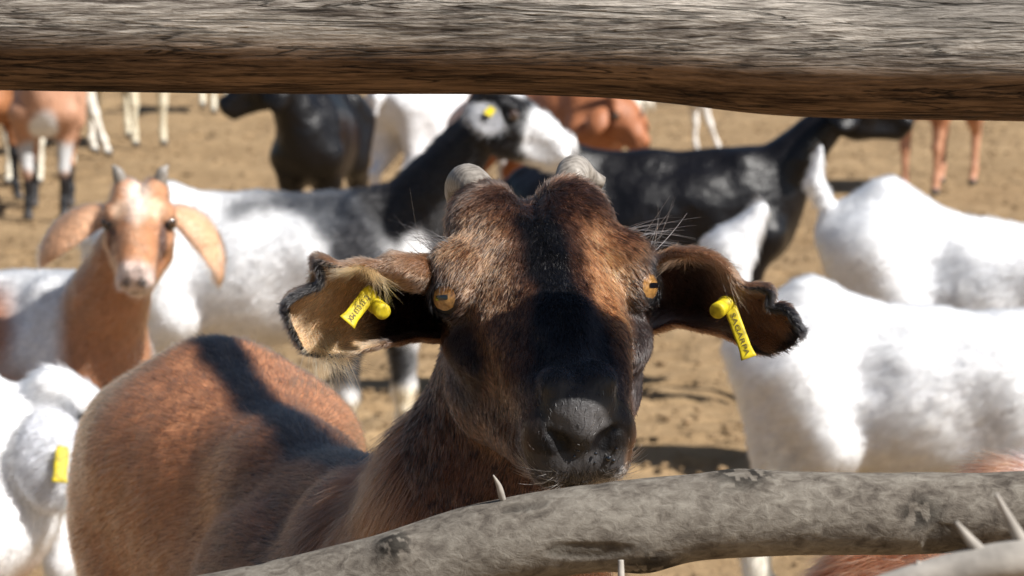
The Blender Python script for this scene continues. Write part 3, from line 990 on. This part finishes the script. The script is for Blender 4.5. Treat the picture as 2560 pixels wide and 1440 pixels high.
# ------------------------------------------------------------------ the brown goat at the rail
def main_goat():
    S = 1.22
    hv = unit([.33, -.94, 0]); heading = math.atan2(hv[1], hv[0])
    R = rotz(heading); T = TF(R, S, .012)
    base = np.array([-.180, 2.56, 0.0])
    root = empty("brown_goat", base)
    tag(root, "big dark brown goat with black face stripe looking over the lower rail", "goat", "goats standing in the pen")
    psi = math.radians(8); pit = math.radians(26); roll = math.radians(2.5)
    fwd = np.array([math.sin(psi), -math.cos(psi), 0]); lat = np.array([math.cos(psi), math.sin(psi), 0]); zz = np.array([0, 0, 1.0])
    nose = fwd * math.cos(pit) - zz * math.sin(pit); dors = fwd * math.sin(pit) + zz * math.cos(pit)
    cr_, sr_ = math.cos(roll), math.sin(roll)
    Rr = np.array([[cr_, 0, -sr_], [0, 1, 0], [sr_, 0, cr_]])
    lat, nose, dors = Rr @ lat, Rr @ nose, Rr @ dors
    hs = 1.06
    eyemid = P(1362, 712, 2.05) - base
    F = Frame([0, 0, 0], lat, nose, dors, hs)
    F.o = eyemid - F.M @ (np.array([0, .012, -.022]) * hs)
    nb = F.p(0, -.035, -.09)
    lo = np.array([-.42, -.62, -.0]); hi = np.array([.36, .62, 1.25])
    hl = F.p(0, 0.03, -.04) - [.13, .16, .19]; hh = F.p(0, 0.03, -.04) + [.13, .17, .19]
    def axis(l, h, a, b, coarse=.0075, fine=.0021):
        return np.concatenate([np.arange(l, a, coarse), np.arange(a, b, fine), np.arange(b + coarse * .5, h, coarse)])
    v = Vol(*[axis(lo[i], hi[i], hl[i], hh[i]) for i in range(3)])
    nk0 = T(.21, 0, .52); thr = T(.27, 0, .42)
    mid = P(1235, 1225, 2.17) - base
    neck = [(nk0, mid, .100, .066, .06), (mid, nb, .070, .052, .03), (thr, mid + [0.0, 0, -.03], .095, .068, .06), (nb + [0, 0, -.02], F.p(0, .05, -.09), .045, .03, .03)]
    goat_body(v, T, S, neck, F, hs, {}, .56, [((-.36, 0, .57), (-.41, 0, .53), .02, .02), ((-.41, 0, .53), (-.42, 0, .44), .02, .008)], 1.0, 1.38)
    head_blobs(v, F, hs, True)
    aims = {-1: unit(F.M @ np.array([-.50, .62, .42])), 1: unit(F.M @ np.array([.62, .60, .40]))}
    for q_ in (-1, 1):
        ec_ = F.p(q_ * EYE[0], EYE[1], EYE[2])
        A_ = np.stack([unit(np.cross(aims[q_], [0, 0, 1.0])), unit(np.cross(np.cross(aims[q_], [0, 0, 1.0]), aims[q_])), aims[q_]], 1)
        v.ell(ec_ + aims[q_] * .0195 * hs, np.array([.0088, .0098, .0105]), A_, .0015, True)
    V, Q = v.mesh(); V = relax(V, Q, 1, .35)
    V[:, 2] = np.maximum(V[:, 2], .001)
    nb_ = len(V)
    # ears: control rows, upper front edge -> over the top -> back -> lower front edge
    DE = 2.075
    slope = lambda px: (.015 - .55 * max(0, px - 1640) * .000272) if px > 1365 else -.50 * max(0, 1090 - px) * .000272
    Lst = [
        [(1125, 700, -.005), (1118, 672, -.005), (1115, 655, .012), (1115, 735, .045), (1118, 800, .04), (1130, 850, .02), (1135, 852, .0)],
        [(1062, 752, -.034), (1062, 690, -.040), (1048, 646, -.012), (1045, 700, .028), (1045, 780, .034), (1048, 838, .014), (1055, 845, -.006)],
        [(1000, 752, -.034), (996, 684, -.042), (982, 638, -.014), (972, 690, .024), (970, 780, .03), (975, 846, .010), (982, 852, -.010)],
        [(925, 722, -.018), (922, 690, -.024), (915, 655, -.010), (905, 705, .018), (902, 780, .024), (910, 858, .008), (922, 868, -.012)],
        [(862, 712, -.010), (856, 690, -.014), (848, 662, -.006), (845, 722, .013), (845, 790, .017), (852, 870, .004), (872, 888, -.012)],
        [(815, 702, -.002), (803, 676, -.005), (792, 645, .0), (785, 722, .010), (780, 790, .012), (788, 860, .005), (808, 890, -.006)],
        [(806, 712, .0), (803, 706, -.001), (800, 704, .001), (768, 735, .009), (765, 792, .010), (772, 856, .005), (790, 888, -.003)],
        [(752, 722, .003), (742, 728, .004), (735, 738, .004), (728, 770, .006), (730, 808, .006), (745, 850, .004), (765, 880, .0)],
        [(716, 742, .0), (714, 752, .0), (712, 762, .0), (714, 780, .001), (720, 800, .001), (728, 818, .001), (736, 835, .0)],
    ]
    Rst = [
        [(1622, 690, -.0), (1625, 665, .0), (1632, 650, .02), (1625, 720, .05), (1612, 790, .045), (1598, 835, .03), (1592, 838, .01)],
        [(1690, 730, -.030), (1688, 670, -.034), (1692, 630, -.006), (1685, 700, .034), (1680, 770, .038), (1678, 806, .02), (1672, 812, .0)],
        [(1748, 740, -.028), (1748, 672, -.034), (1752, 628, -.008), (1748, 700, .030), (1745, 775, .034), (1740, 814, .015), (1735, 818, -.002)],
        [(1795, 750, -.018), (1800, 705, -.026), (1808, 656, -.008), (1805, 720, .024), (1800, 790, .026), (1795, 824, .010), (1790, 828, -.004)],
        [(1842, 752, -.012), (1848, 730, -.018), (1856, 708, -.006), (1850, 750, .016), (1845, 805, .018), (1842, 842, .006), (1838, 846, -.006)],
        [(1908, 756, -.006), (1914, 740, -.009), (1921, 722, -.003), (1905, 775, .010), (1895, 820, .012), (1882, 862, .004), (1876, 866, -.004)],
        [(1922, 766, -.003), (1924, 764, -.004), (1926, 766, -.001), (1925, 785, .006), (1915, 825, .008), (1898, 868, .003), (1890, 874, -.002)],
        [(1955, 775, .0), (1960, 772, .0), (1966, 772, .0), (1958, 800, .004), (1945, 835, .005), (1925, 872, .002), (1915, 882, .0)],
        [(2003, 808, .0), (2004, 812, .0), (2003, 820, .0), (1998, 836, .001), (1988, 852, .001), (1972, 866, .001), (1960, 874, .0)],
    ]
    Vs = [V]; Qs = [Q]; off = len(V); E = [np.zeros((len(V), 4))]
    def cup(row):
        x_, y_, d_ = row[2]
        return [(x_, y_ + 9, d_ - .014), (x_, y_ + 1, d_ - .006), (x_ - 2, y_ + 14, d_ + .012)] + list(row[3:])
    Rst = [cup(r_) for r_ in Rst]
    Lst = [r_ if i_ < 3 else cup(r_) for i_, r_ in enumerate(Lst)]
    Lst[1][0] = (1060, 722, -.024); Lst[1][1] = (1060, 680, -.030)
    Lst[2][0] = (998, 715, -.022); Lst[2][1] = (994, 672, -.028)
    for q, st in ((-1, Lst), (1, Rst)):
        G = np.array([[P(a, b, DE + d + slope(a)) - base for a, b, d in row] for row in st])
        if q > 0: G = G
        a, b, uv = sheet(G, .0042, 70, 60)
        # ripple the ear skin a little
        a = a + fbm(a, 40, 3, 5)[:, None] * np.array([0, .004, .002])
        inner = uv[:, 2] if q < 0 else -uv[:, 2]
        Vs.append(a); Qs.append(b + off); off += len(a)
        E.append(np.stack([np.full(len(a), q), uv[:, 0], uv[:, 1], inner], 1))
    V = np.concatenate(Vs).astype(f32); Q = np.concatenate(Qs); E = np.concatenate(E)
    h = F.inv(V); b = T.inv(V)
    dist = np.linalg.norm((V - F.p(0, .03, -.04)) / 1.0, axis=1)
    onhead = (E[:, 0] == 0) & (h[:, 1] > -.13) & (dist < .19) & (h[:, 2] > -.125)
    n1 = fbm(V, 22, 3, 1); n2 = fbm(V, 70, 3, 2); n3 = fbm(V, 7, 2, 8)
    c = np.tile(np.array([.44, .20, .105]), (len(V), 1))
    c = blend(c, smoothstep(.53, .58, b[:, 2]) * .75, [.52, .235, .115])  # sunlight on rump and back painted in as a paler top
    c = blend(c, .93 * smoothstep(-.16, .02, b[:, 0] + n3 * .08) * (b[:, 2] > .35), [.040, .019, .012])  # cast shade over shoulder and front flank painted dark into the coat
    # body: black eel stripe, paler belly
    c = blend(c, (1 - smoothstep(.010, .026, np.abs(b[:, 1] + .004) + n1 * .008)) * smoothstep(.55, .58, b[:, 2]) * (b[:, 0] < .26), BLACK * 1.6)
    c = blend(c, .5 * smoothstep(.36, .30, b[:, 2]), [.32, .19, .11])
    c = blend(c, smoothstep(.20, .12, b[:, 2]), BLACK * 2)
    # neck
    nk = smoothstep(.18, .30, b[:, 0] + 0 * n1) * (E[:, 0] == 0)
    c = blend(c, nk * .8, [.12, .05, .025])
    hd = np.where(onhead, 1.0, 0.0) * smoothstep(.19, .15, dist)
    hx = h[:, 0]; hy = h[:, 1]; hz = h[:, 2]
    ax = np.abs(hx)
    hc = np.tile(np.array([.085, .037, .019]), (len(V), 1))
    # brows and sides warm tan
    for q in (-1, 1):
        hc = blend(hc, ball(h, (q * .05, -.005, -.01), (.026, .034, .035), .35, n1 * .35) * .85, [.175, .080, .038])
    hc = blend(hc, ball(h, (.036, .04, -.02), (.016, .055, .05), .3, n1 * .2) * .9, [.34, .155, .065])
    hc = blend(hc, ball(h, (-.036, .045, -.02), (.014, .05, .05), .3, n1 * .2) * .6, [.16, .075, .036])
    # dark head top, centre stripe, stripes under the eyes
    hc = blend(hc, (1 - smoothstep(.004, .022, ax + n1 * .014 + n2 * .006 - np.clip(hy + .03, 0, .12) * .12)) * smoothstep(-.08, -.03, hy), BLACK)
    hc = blend(hc, ball(h, (0, -.055, 0), (.05, .03, .06), .5, n1 * .5) * .7, [.035, .018, .012])
    for q in (-1, 1):
        hc = blend(hc, ball(h, (q * .058, .05, -.06), (.012, .055, .04), .35, n1 * .25) * .9, BLACK * 1.5)
        hc = blend(hc, ball(h, (q * .072, .010, -.026), (.019, .024, .021), .25), BLACK * 1.2)
        hc = blend(hc, ball(h, (q * .066, -.02, -.03), (.014, .02, .03), .3, n1 * .3) * .7, BLACK * 2)
    # muzzle
    hc = blend(hc, smoothstep(.105, .128, hy) * np.where(ax > .024, .45, .9), [.028, .026, .027])
    hc = blend(hc, ball(h, (0, .156, -.024), (.019, .015, .012), .3), [.10, .095, .096])
    for q in (-1, 1):
        hc = blend(hc, ball(h, (q * .015, .163, -.038), (.010, .010, .009), .25), [.006, .005, .006])
    hc = blend(hc, smoothstep(.150, .158, hy) * (hz < -.045) * .6, [.07, .065, .065])
    hc = blend(hc, ball(h, (.038, .142, -.055), (.014, .022, .026), .3, n1 * .2) * .9, [.45, .25, .13])
    hc = blend(hc, ball(h, (.022, .150, -.072), (.02, .02, .012), .3) * .8, [.6, .55, .5])
    c = c * (1 - hd[:, None]) + hc * hd[:, None]
    # ears
    e = E[:, 0] != 0
    u, vv, inn = E[:, 1], E[:, 2], E[:, 3]
    ec = np.where((inn > 0)[:, None], np.where((E[:, 0] > 0)[:, None], np.array([.20, .10, .05]), np.array([.56, .33, .165])), np.array([.15, .075, .04]))  # inner ears: left painted paler as sunlit, right darker as shaded
    ec = blend(ec, (inn > 0) * smoothstep(.42, .25, u) * smoothstep(.12, .3, vv), [.03, .014, .009])  # shade in the ear's hollow painted dark towards its base
    rim = np.minimum(smoothstep(.045, .02, np.minimum(vv, 1 - vv)) + smoothstep(.90, .95, u + n1 * .02), 1) * smoothstep(.40, .55, u) + smoothstep(.22, .10, vv) * smoothstep(.52, .66, u)
    rim = np.clip(rim, 0, 1)
    ec = blend(ec, rim, BLACK * 1.2)
    ec = blend(ec, (inn > 0) * smoothstep(.55, .7, u) * ball(np.stack([u, vv, 0 * u], 1), (.70, .42, 0), (.1, .1, 1), .5) * .5, [.1, .05, .03])
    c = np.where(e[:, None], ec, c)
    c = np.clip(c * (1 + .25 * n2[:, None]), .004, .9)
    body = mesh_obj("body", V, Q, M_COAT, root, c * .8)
    # horns: short, worn down, lying back over the poll
    def horn(p, r):
        hv_, hf = tube(p, r, 20, samples=14)
        mesh_obj("horn", hv_, hf, M_HORN, root)
    horn([F.p(-.026, -.066, -.010), F.p(-.032, -.080, -.003), F.p(-.037, -.093, -.005), F.p(-.040, -.102, -.018), F.p(-.040, -.106, -.036)], np.array([.011, .0128, .0128, .011, .006]))
    horn([F.p(.027, -.066, -.010), F.p(.032, -.082, -.001), F.p(.037, -.094, -.002), F.p(.047, -.098, -.010), F.p(.056, -.098, -.015)], np.array([.011, .0120, .0115, .0070, .0048]))
    for q_ in (-1, 1):
        add_eye(F, q_, root, hs, .0160, unit(aims[q_] + np.array([q_ * .10, 0, .0])))
    # ear tags
    def stud(ends, tg):
        a_, b_ = ends; pr = [(0, .0042), (.3, .0042), (.32, .0060), (.42, .0062), (.44, .0050), (.80, .0055), (.97, .0056), (1.0, .0048), (1.01, .0025)]
        sv, sf = tube([a_ + (b_ - a_) * t_ for t_, _ in pr], [r_ for _, r_ in pr], 20)
        mesh_obj("stud", sv, sf, M_YEL, tg, smooth=False)
    t0 = P(932, 722, DE - .012 + slope(932)) - base; t1 = P(868, 806, DE - .034 + slope(868)) - base
    n = unit([.25, -1, .25])
    tg = ear_tag(t0, t1 - t0, n, root, float(np.linalg.norm(t1 - t0)), .0105, "C 33 033 MX", flip=1)
    stud([P(925, 750, DE + .0 + slope(925)) - base, P(958, 780, DE - .034 + slope(958)) - base], tg)
    t0 = P(1818, 748, DE - .020 + slope(1818)) - base; t1 = P(1872, 895, DE - .036 + slope(1872)) - base
    tg = ear_tag(t0, t1 - t0, unit([-.1, -1, .3]), root, float(np.linalg.norm(t1 - t0)), .0088, "SAGARPA", bend=-.03)
    stud([P(1828, 752, DE - .010 + slope(1828)) - base, P(1792, 778, DE - .040 + slope(1792)) - base], tg)
    # ---- hair
    Qb = Q[(Q < nb_).all(1)]
    isH = lambda p: np.linalg.norm(p - F.p(0, .03, -.04), axis=1) < .17
    def length(p, nr):
        q = F.inv(p); L = np.where(isH(p), .0062, .011)
        L = np.where(isH(p) & (q[:, 1] > .02), .0045, L)
        L = np.where(isH(p) & (q[:, 1] > .115), .0024, L)
        bb = T.inv(p)
        L = np.where(~isH(p) & (bb[:, 0] > .22), .026, L)
        return L
    Rback = R @ np.array([-1.0, 0, -.45])
    def flow(p, nr):
        q = F.inv(p)
        fh = F.M[:, 1][None] * (.25 + smoothstep(-.09, -.03, q[:, 1]))[:, None] + F.M[:, 0][None] * np.clip(q[:, 0] / .03, -1, 1)[:, None] * .9 * (1 - .6 * smoothstep(0, .08, q[:, 1]))[:, None] - np.array([0, 0, .35])
        # from the whorl between the horn bosses the hair on top lies back
        back = smoothstep(-.055, -.075, q[:, 1])[:, None]
        fh = fh * (1 - back) + (-F.M[:, 1][None] + F.M[:, 0][None] * np.clip(q[:, 0] / .03, -1, 1)[:, None]) * back
        bb = T.inv(p)
        fn_ = np.array([-.25, .1, -1.0])[None] * np.ones((len(p), 1))
        fb = np.where((bb[:, 0] > .22)[:, None], fn_, Rback[None])
        return np.where(isH(p)[:, None], fh, fb)
    lift = lambda p, nr: np.where(isH(p), .36, .22)
    def weight(ctr, nn):
        q = F.inv(ctr); w = np.where(isH(ctr), 4.0, 1.0)
        w = np.where(isH(ctr) & (q[:, 1] > .145) & (q[:, 2] > -.056), .12, w)
        for s_ in (-1, 1):
            w = np.where(np.linalg.norm(q - np.array([s_ * .014, .163, -.038]), axis=1) < .009, 0, w)
            w = w * (np.linalg.norm(ctr - (F.p(s_ * EYE[0], EYE[1], EYE[2]) + aims[s_] * .0175), axis=1) > .0115)
        w = np.where(ctr[:, 2] < .35, 0.02, w)
        return w
    def mix(cc, p, r):
        # agouti coat: some hairs black, some tan
        k = r.random(len(p)); ih = isH(p)
        lum = cc.mean(1)
        pc = fbm(p, 130, 2, 77)
        cc = np.where(((k < np.where(ih, .22 + .35 * (pc > .05), .10)) & (lum > .03))[:, None], cc * .14, cc)
        cc = np.where(((k > .74) & (lum > .02) & ih)[:, None], np.clip(cc * 2.3, 0, .62), cc)
        return cc
    fur("fur", V, Qb, c, root, 300000, length, lambda p, nr: np.where(isH(p), .00021, .00015), flow, lift, .20, 3, base, weight, .3, .25, 4, mix)
    # ears
    Qe = Q[(Q >= nb_).all(1)]
    side = np.zeros(len(V)); 
    ecol = c
    uvE = E
    # lookup of ear params for sample points by nearest control is avoided: two passes by face class
    um = uvE[Qe][:, :, 1].mean(1); vm = uvE[Qe][:, :, 2].mean(1); im = uvE[Qe][:, :, 3].mean(1); sm = uvE[Qe][:, :, 0].mean(1)
    out = lambda q_: F.M[:, 0] * q_
    for q_ in (-1, 1):
        msk = sm * q_ > 0
        fl = lambda p, nr, q_=q_: (out(q_) * .8 + np.array([0, -.2, -.5]))[None] * np.ones((len(p), 1))
        fur("ear_fur", V, Qe[msk], ecol, root, 26000, lambda p, nr: np.full(len(p), .0042), .00016, fl, .35, .25, 9 + q_, base, None, .3, .3, 4)
        m2 = msk & (im > 0) & (um > .10) & (um < .42) & (vm < .22)
        fl2 = lambda p, nr, q_=q_: (out(q_) * .12 + np.array([0, -.25, -1.0]))[None] * np.ones((len(p), 1))
        if m2.any():
            fur("ear_fur", V, Qe[m2], np.tile(np.array([.42, .25, .12]) if q_ < 0 else np.array([.16, .08, .04]), (len(V), 1)), root, 700, lambda p, nr: np.full(len(p), .017), .00019, fl2, .35, .16, 19 + q_, base, None, .35, .3, 5)
        m3 = msk & (um > .5) & (um < .78) & (vm > .72)
        fl3 = lambda p, nr, q_=q_: (out(q_) * -.2 + np.array([0, -.3, -1.0]))[None] * np.ones((len(p), 1))
        if m3.any() and q_ < 0:
            fur("ear_fur", V, Qe[m3], np.tile(np.array([.42, .26, .13]), (len(V), 1)), root, 260, lambda p, nr: np.full(len(p), .020), .00018, fl3, .3, .35, 29, base, None, .5, .3, 5)
    # long dark brow hairs, whiskers and a wet drop at the nostril
    for s_ in (-1, 1):
        bp_ = F.p(s_ * .066, -.012, -.008)
        wt = lambda c_, n_, bp_=bp_: (np.linalg.norm(c_ - bp_, axis=1) < .014) * 1.0
        fl4 = lambda p, nr, s_=s_: (F.M[:, 0] * s_ * 1.0 + np.array([0, 0, .7]))[None] * np.ones((len(p), 1))
        fur("brow_whiskers", V, Qb, np.tile(np.array([.03, .028, .03]), (len(V), 1)), root, 34, lambda p, nr: np.full(len(p), .034), .00016, fl4, .75, .5, 51 + s_, base, wt, .25, .9, 6)
        mp_ = F.p(s_ * .022, .156, -.066)
        wt = lambda c_, n_, mp_=mp_: (np.linalg.norm(c_ - mp_, axis=1) < .015) * 1.0
        fur("muzzle_whiskers", V, Qb, np.tile(np.array([.55, .5, .45]), (len(V), 1)), root, 60, lambda p, nr: np.full(len(p), .011), .00014, fl4, .9, .5, 61 + s_, base, wt, .25, .5, 5)
    rd_ = np.random.default_rng(12)
    for dx, dz, rr_ in [(.016, -.050, .0022), (.019, -.052, .0016), (-.005, -.047, .0010), (.008, -.046, .0012)] + [(rd_.uniform(-.004, .022), rd_.uniform(-.062, -.042), rd_.uniform(.0005, .0009)) for _ in range(14)]:
        c_ = F.p(dx, .1650, dz); tv, tf_ = tube([c_ + F.M[:, 1] * k_ * rr_ for k_ in (-1, -.5, 0, .5, .9)], np.array([.5, .95, 1.0, .8, .2]) * rr_, 12)
        mesh_obj("moisture_drop", tv, tf_, M_PUPIL, root)
    r = np.random.default_rng(4)
    g = Goat(); g.F = F; g.T = T; g.base = base
    return g


MG = main_goat()
# ------------------------------------------------------------------ the rest of the herd
def PXM(D): return 7619.0 / D
def at(px, D): return ((px - 1280) / PXM(D), D, 0.0)


def coat_of(base, patches=(), head=(), legs=None, earc=None, ns=9, na=.25, lower=None):
    def f(b, h, ear):
        n = fbm(b, ns, 3, 3); c = np.tile(np.array(base, float), (len(b), 1))
        for ctr, r, col, soft in patches:
            c = blend(c, ball(b, ctr, r, soft, n * na), col)
        near = np.linalg.norm((h - np.array([0, .03, -.045])) / np.array([.10, .15, .11]), axis=1) < 1.0
        near = near & (b[:, 0] > .2)
        if legs is not None:
            c = np.where((b[:, 2] < legs[0])[:, None], blend(c, smoothstep(legs[0], legs[0] - .05, b[:, 2] + n * .03), legs[1]), c)
        if lower is not None:
            c = blend(c, smoothstep(lower[0], lower[0] - .03, b[:, 2] + n * .02), lower[1])
        c = blend(c, smoothstep(.032, .026, b[:, 2]), [.06, .05, .045])
        for ctr, r, col, soft in head:
            c = blend(c, ball(h, ctr, r, soft, n * na * .5) * near, col)
        for q in (-1, 1):
            c = blend(c, ball(h, (q * .064, .012, -.03), (.013, .019, .014), .2) * near, [.02, .015, .012])
            c = blend(c, ball(h, (q * .014, .160, -.030), (.008, .008, .012), .3) * near, [.03, .02, .02])
        c = blend(c, ball(h, (0, .165, -.058), (.035, .012, .0035), .3) * near, [.05, .03, .03])
        if earc is not None:
            c = np.where((ear > .5)[:, None], np.array(earc), c)
        return c * (1 + .10 * fbm(b, 40, 2, 6))[:, None]
    return f


W_ = np.array([.75, .75, .76])
# black and white goat, middle of the pen
pie = coat_of(W_, [((.14, 0, .60), (.22, .14, .075), [.055, .058, .066], .25), ((.02, -.10, .50), (.10, .1, .13), W_, .2),
                   ((.21, -.1, .42), (.075, .10, .17), [.03, .03, .034], .2), ((.36, 0, .66), (.17, .12, .22), BLACK, .12), ((.50, 0, .80), (.2, .2, .2), BLACK, .1),
                   ((.325, -.05, .46), (.045, .07, .10), W_, .2), ((.20, 0, .27), (.13, .15, .07), [.02, .02, .022], .2)],
              [((0, .12, -.03), (.075, .095, .085), W_, .12), ((0, -.05, .02), (.045, .06, .03), W_, .2)], None, [.20, .20, .21], lower=(.22, CREAM))
make_goat("piebald_goat", at(680, 6.4), -8, .97, headpos=(.545, .0, .845), hyaw=-6, hpitch=33, legs={
    "fr": [(.22, -.08, .42), (.175, -.085, .345), (.175, -.075, .21), (.165, -.07, .07), (.18, -.07, .022)],
    "fl": [(.27, .08, .42), (.27, .08, .345), (.275, .072, .21), (.28, .07, .07), (.295, .07, .022)]},
    coat=pie, label="white goat with black neck and white face standing side-on behind the brown goat", ear=(.25, .13, .03), tags=(-1,), tail='down', furn=30000, furlen=.016, furrad=.0005, vox=.008, horns=.05)

# young goat with brown face and drooping ears
kid = coat_of(W_, [((.10, -.10, .56), (.07, .09, .09), [.34, .17, .11], .3), ((.17, -.14, .42), (.06, .1, .09), [.30, .18, .13], .4), ((-.10, 0, .60), (.08, .1, .06), [.36, .17, .10], .3),
                   ((.36, -.10, .60), (.10, .14, .25), [.40, .19, .10], .2), ((.43, -.16, .77), (.16, .14, .14), [.42, .20, .10], .2)],
              [((0, -.02, .0), (.022, .055, .03), [.72, .58, .48], .5), ((.035, .0, -.01), (.016, .02, .03), [.68, .45, .3], .4), ((-.035, .0, -.01), (.016, .02, .03), [.68, .45, .3], .4),
               ((0, .155, -.04), (.05, .035, .05), [.58, .44, .38], .3), ((.045, .05, -.04), (.010, .06, .03), [.08, .04, .03], .3), ((-.045, .05, -.04), (.010, .06, .03), [.08, .04, .03], .3)], None, [.60, .34, .20])
make_goat("brown_faced_goat", at(-135, 4.82), -22, 1.0, hs=.78, headpos=(.43, -.158, .768), hyaw=-66, hpitch=42, hroll=0, vox=.0055, coat=kid,
          label="young goat with tan face, pale blaze and drooping ears at the left", ear=(.68, .170, .032, .50, .74), furn=90000, furlen=.010, furrad=.0003, horns=.012, nw=.80)

# white goat with head low at the left edge
make_goat("white_goat", at(-590, 3.8), 4, 1.02, hs=.84, headpos=(.39, 0, .585), hyaw=2, hpitch=30, vox=.007, coat=coat_of(W_, [((.25, 0, .25), (.1, .2, .16), [.5, .25, .12], .3)], earc=[.50, .51, .55], ns=8),  # ear colour greyed to paint in its shaded inside
          label="white goat with a yellow tagged ear behind the brown goat's rump", ear=(.9, .15, .045), tags=(-1,), furn=60000, furlen=.014, furrad=.0004, horns=0)

# right near white goat
make_goat("white_goat", at(2370, 5.0), -7, .91, sag=.05, headpos=(.5, 0, .8), vox=.007, coat=coat_of([.76, .765, .79], [((-.30, 0, .30), (.12, .2, .10), [.68, .63, .52], .5)], lower=(.2, [.7, .64, .5])), tail='bigup',
          label="white goat nearest the lower rail on the right, tail raised", furn=110000, furlen=.018, furrad=.00045, horns=.04)
# right far white goat
make_goat("white_goat", at(2500, 6.5), -6, .97, sag=.12, headpos=(.45, .05, .72), vox=.008, coat=coat_of([.74, .75, .78], [((-.05, -.12, .45), (.12, .1, .06), [.48, .49, .52], .7), ((.14, -.1, .52), (.10, .1, .05), [.5, .5, .53], .7)], na=.8, ns=18), tail='up',
          label="white goat with grey flecked flank and upright thin tail behind the nearest white goat", furn=60000, furlen=.02, furrad=.0005, horns=.04)
# black goat, right
blk = coat_of([.005, .0045, .0055])
make_goat("black_goat", at(1655, 7.6), 0, .97, headpos=(.505, 0, .79), hyaw=-5, hpitch=18, vox=.008, coat=blk, label="glossy black goat standing side-on facing right behind the horns",
          ear=(.4, .13, .03), tags=(-1,), mat=M_GLOSS, furn=0, horns=.03, tail='down')
# black goat, back left
make_goat("black_goat", at(805, 10.0), -97, 1.02, headpos=(.37, -.14, .70), hyaw=-70, thin=.78, hpitch=35, vox=.010, coat=coat_of([.005, .0045, .0055]), label="black goat turned towards the camera with its head to the left", mat=M_GLOSS,
          ear=(.8, .13, .03), horns=.03)
make_goat("white_goat", at(1125, 11.6), 50, 1.0, headpos=(.45, 0, .78), vox=.011, coat=coat_of([.72, .72, .74]), label="white goat half hidden behind the black and white goat's neck", horns=.03)
make_goat("rust_goat", at(1380, 11.2), -50, 1.0, headpos=(.42, 0, .52), hpitch=45, vox=.011, coat=coat_of(RUST, [((.2, .1, .5), (.1, .1, .2), [.45, .22, .14], .3)]), label="rust brown goat with lowered head beyond the white face", horns=.03, ear=(.7, .12, .03))
make_goat("white_goat", at(1655, 15.4), 8, .78, headpos=(.45, 0, .7), vox=.012, coat=coat_of([.75, .73, .70]), label="small white goat walking right far behind the black goat's back", horns=.0,
          legs={"fr": [(.25, -.08, .42), (.25, -.08, .33), (.30, -.075, .2), (.35, -.07, .08), (.37, -.07, .022)]})
make_goat("cream_goat", at(1530, 14.2), -75, .8, headpos=(.42, 0, .52), hpitch=45, vox=.012, coat=coat_of([.55, .50, .42]), label="cream goat with lowered head beside the rust brown goat", horns=.03)
make_goat("rust_goat", at(2345, 13.4), -115, 1.0, vox=.012, coat=coat_of([.34, .14, .07], lower=(.3, [.5, .25, .15])), label="rust goat of which only legs show at the far right", horns=.0, headpos=(.44, 0, .80))
far = coat_of([.45, .24, .15], [((.3, 0, .38), (.06, .06, .12), W_, .2), ((.24, 0, .25), (.08, .15, .07), [.5, .5, .5], .3)], lower=(.19, BLACK * 1.5))
make_goat("brown_goat", at(118, 12.3), -84, 1.0, vox=.011, coat=far, label="brown and white goat with black lower legs at the far left", horns=0)
make_goat("white_goat", at(92, 13.9), -96, 1.0, vox=.012, coat=coat_of([.7, .66, .55]), label="white legged goat right behind the black legged one", horns=0)
make_goat("white_goat", at(95, 15.4), -4, 1.08, vox=.012, coat=coat_of([.74, .70, .62]), label="white goat whose stretched front leg shows beside the brown and white one", horns=0,
          legs={"fr": [(.25, -.08, .42), (.24, -.08, .33), (.28, -.075, .2), (.32, -.07, .08), (.34, -.07, .022)]})
make_goat("orange_goat", at(-95, 13.0), -35, 1.0, vox=.012, coat=coat_of([.42, .18, .08], lower=(.25, BLACK * 1.5)), label="orange brown goat cut by the left edge under the upper rail", horns=0)
make_goat("cream_goat", at(332, 16.2), -65, 1.1, vox=.013, coat=coat_of([.62, .56, .42]), label="cream goat of which two legs show above the tan faced goat", horns=0)
make_goat("white_goat", at(552, 18.9), -78, 1.05, vox=.014, coat=coat_of([.72, .68, .55]), label="farthest white goat, two short legs left of the black one", horns=0)
# near right goat just behind the lower rail
make_goat("rust_goat", at(3330, 2.62), -2, 1.10, headpos=(.5, 0, .8), vox=.009, coat=coat_of([.30, .11, .05], [((.0, 0, .62), (.215, .25, .07), W_, .15)]),
          label="rust goat with white back, only its back peeping over the lower rail at the right", furn=90000, furlen=.024, furrad=.0003, horns=0, belly=1.0)
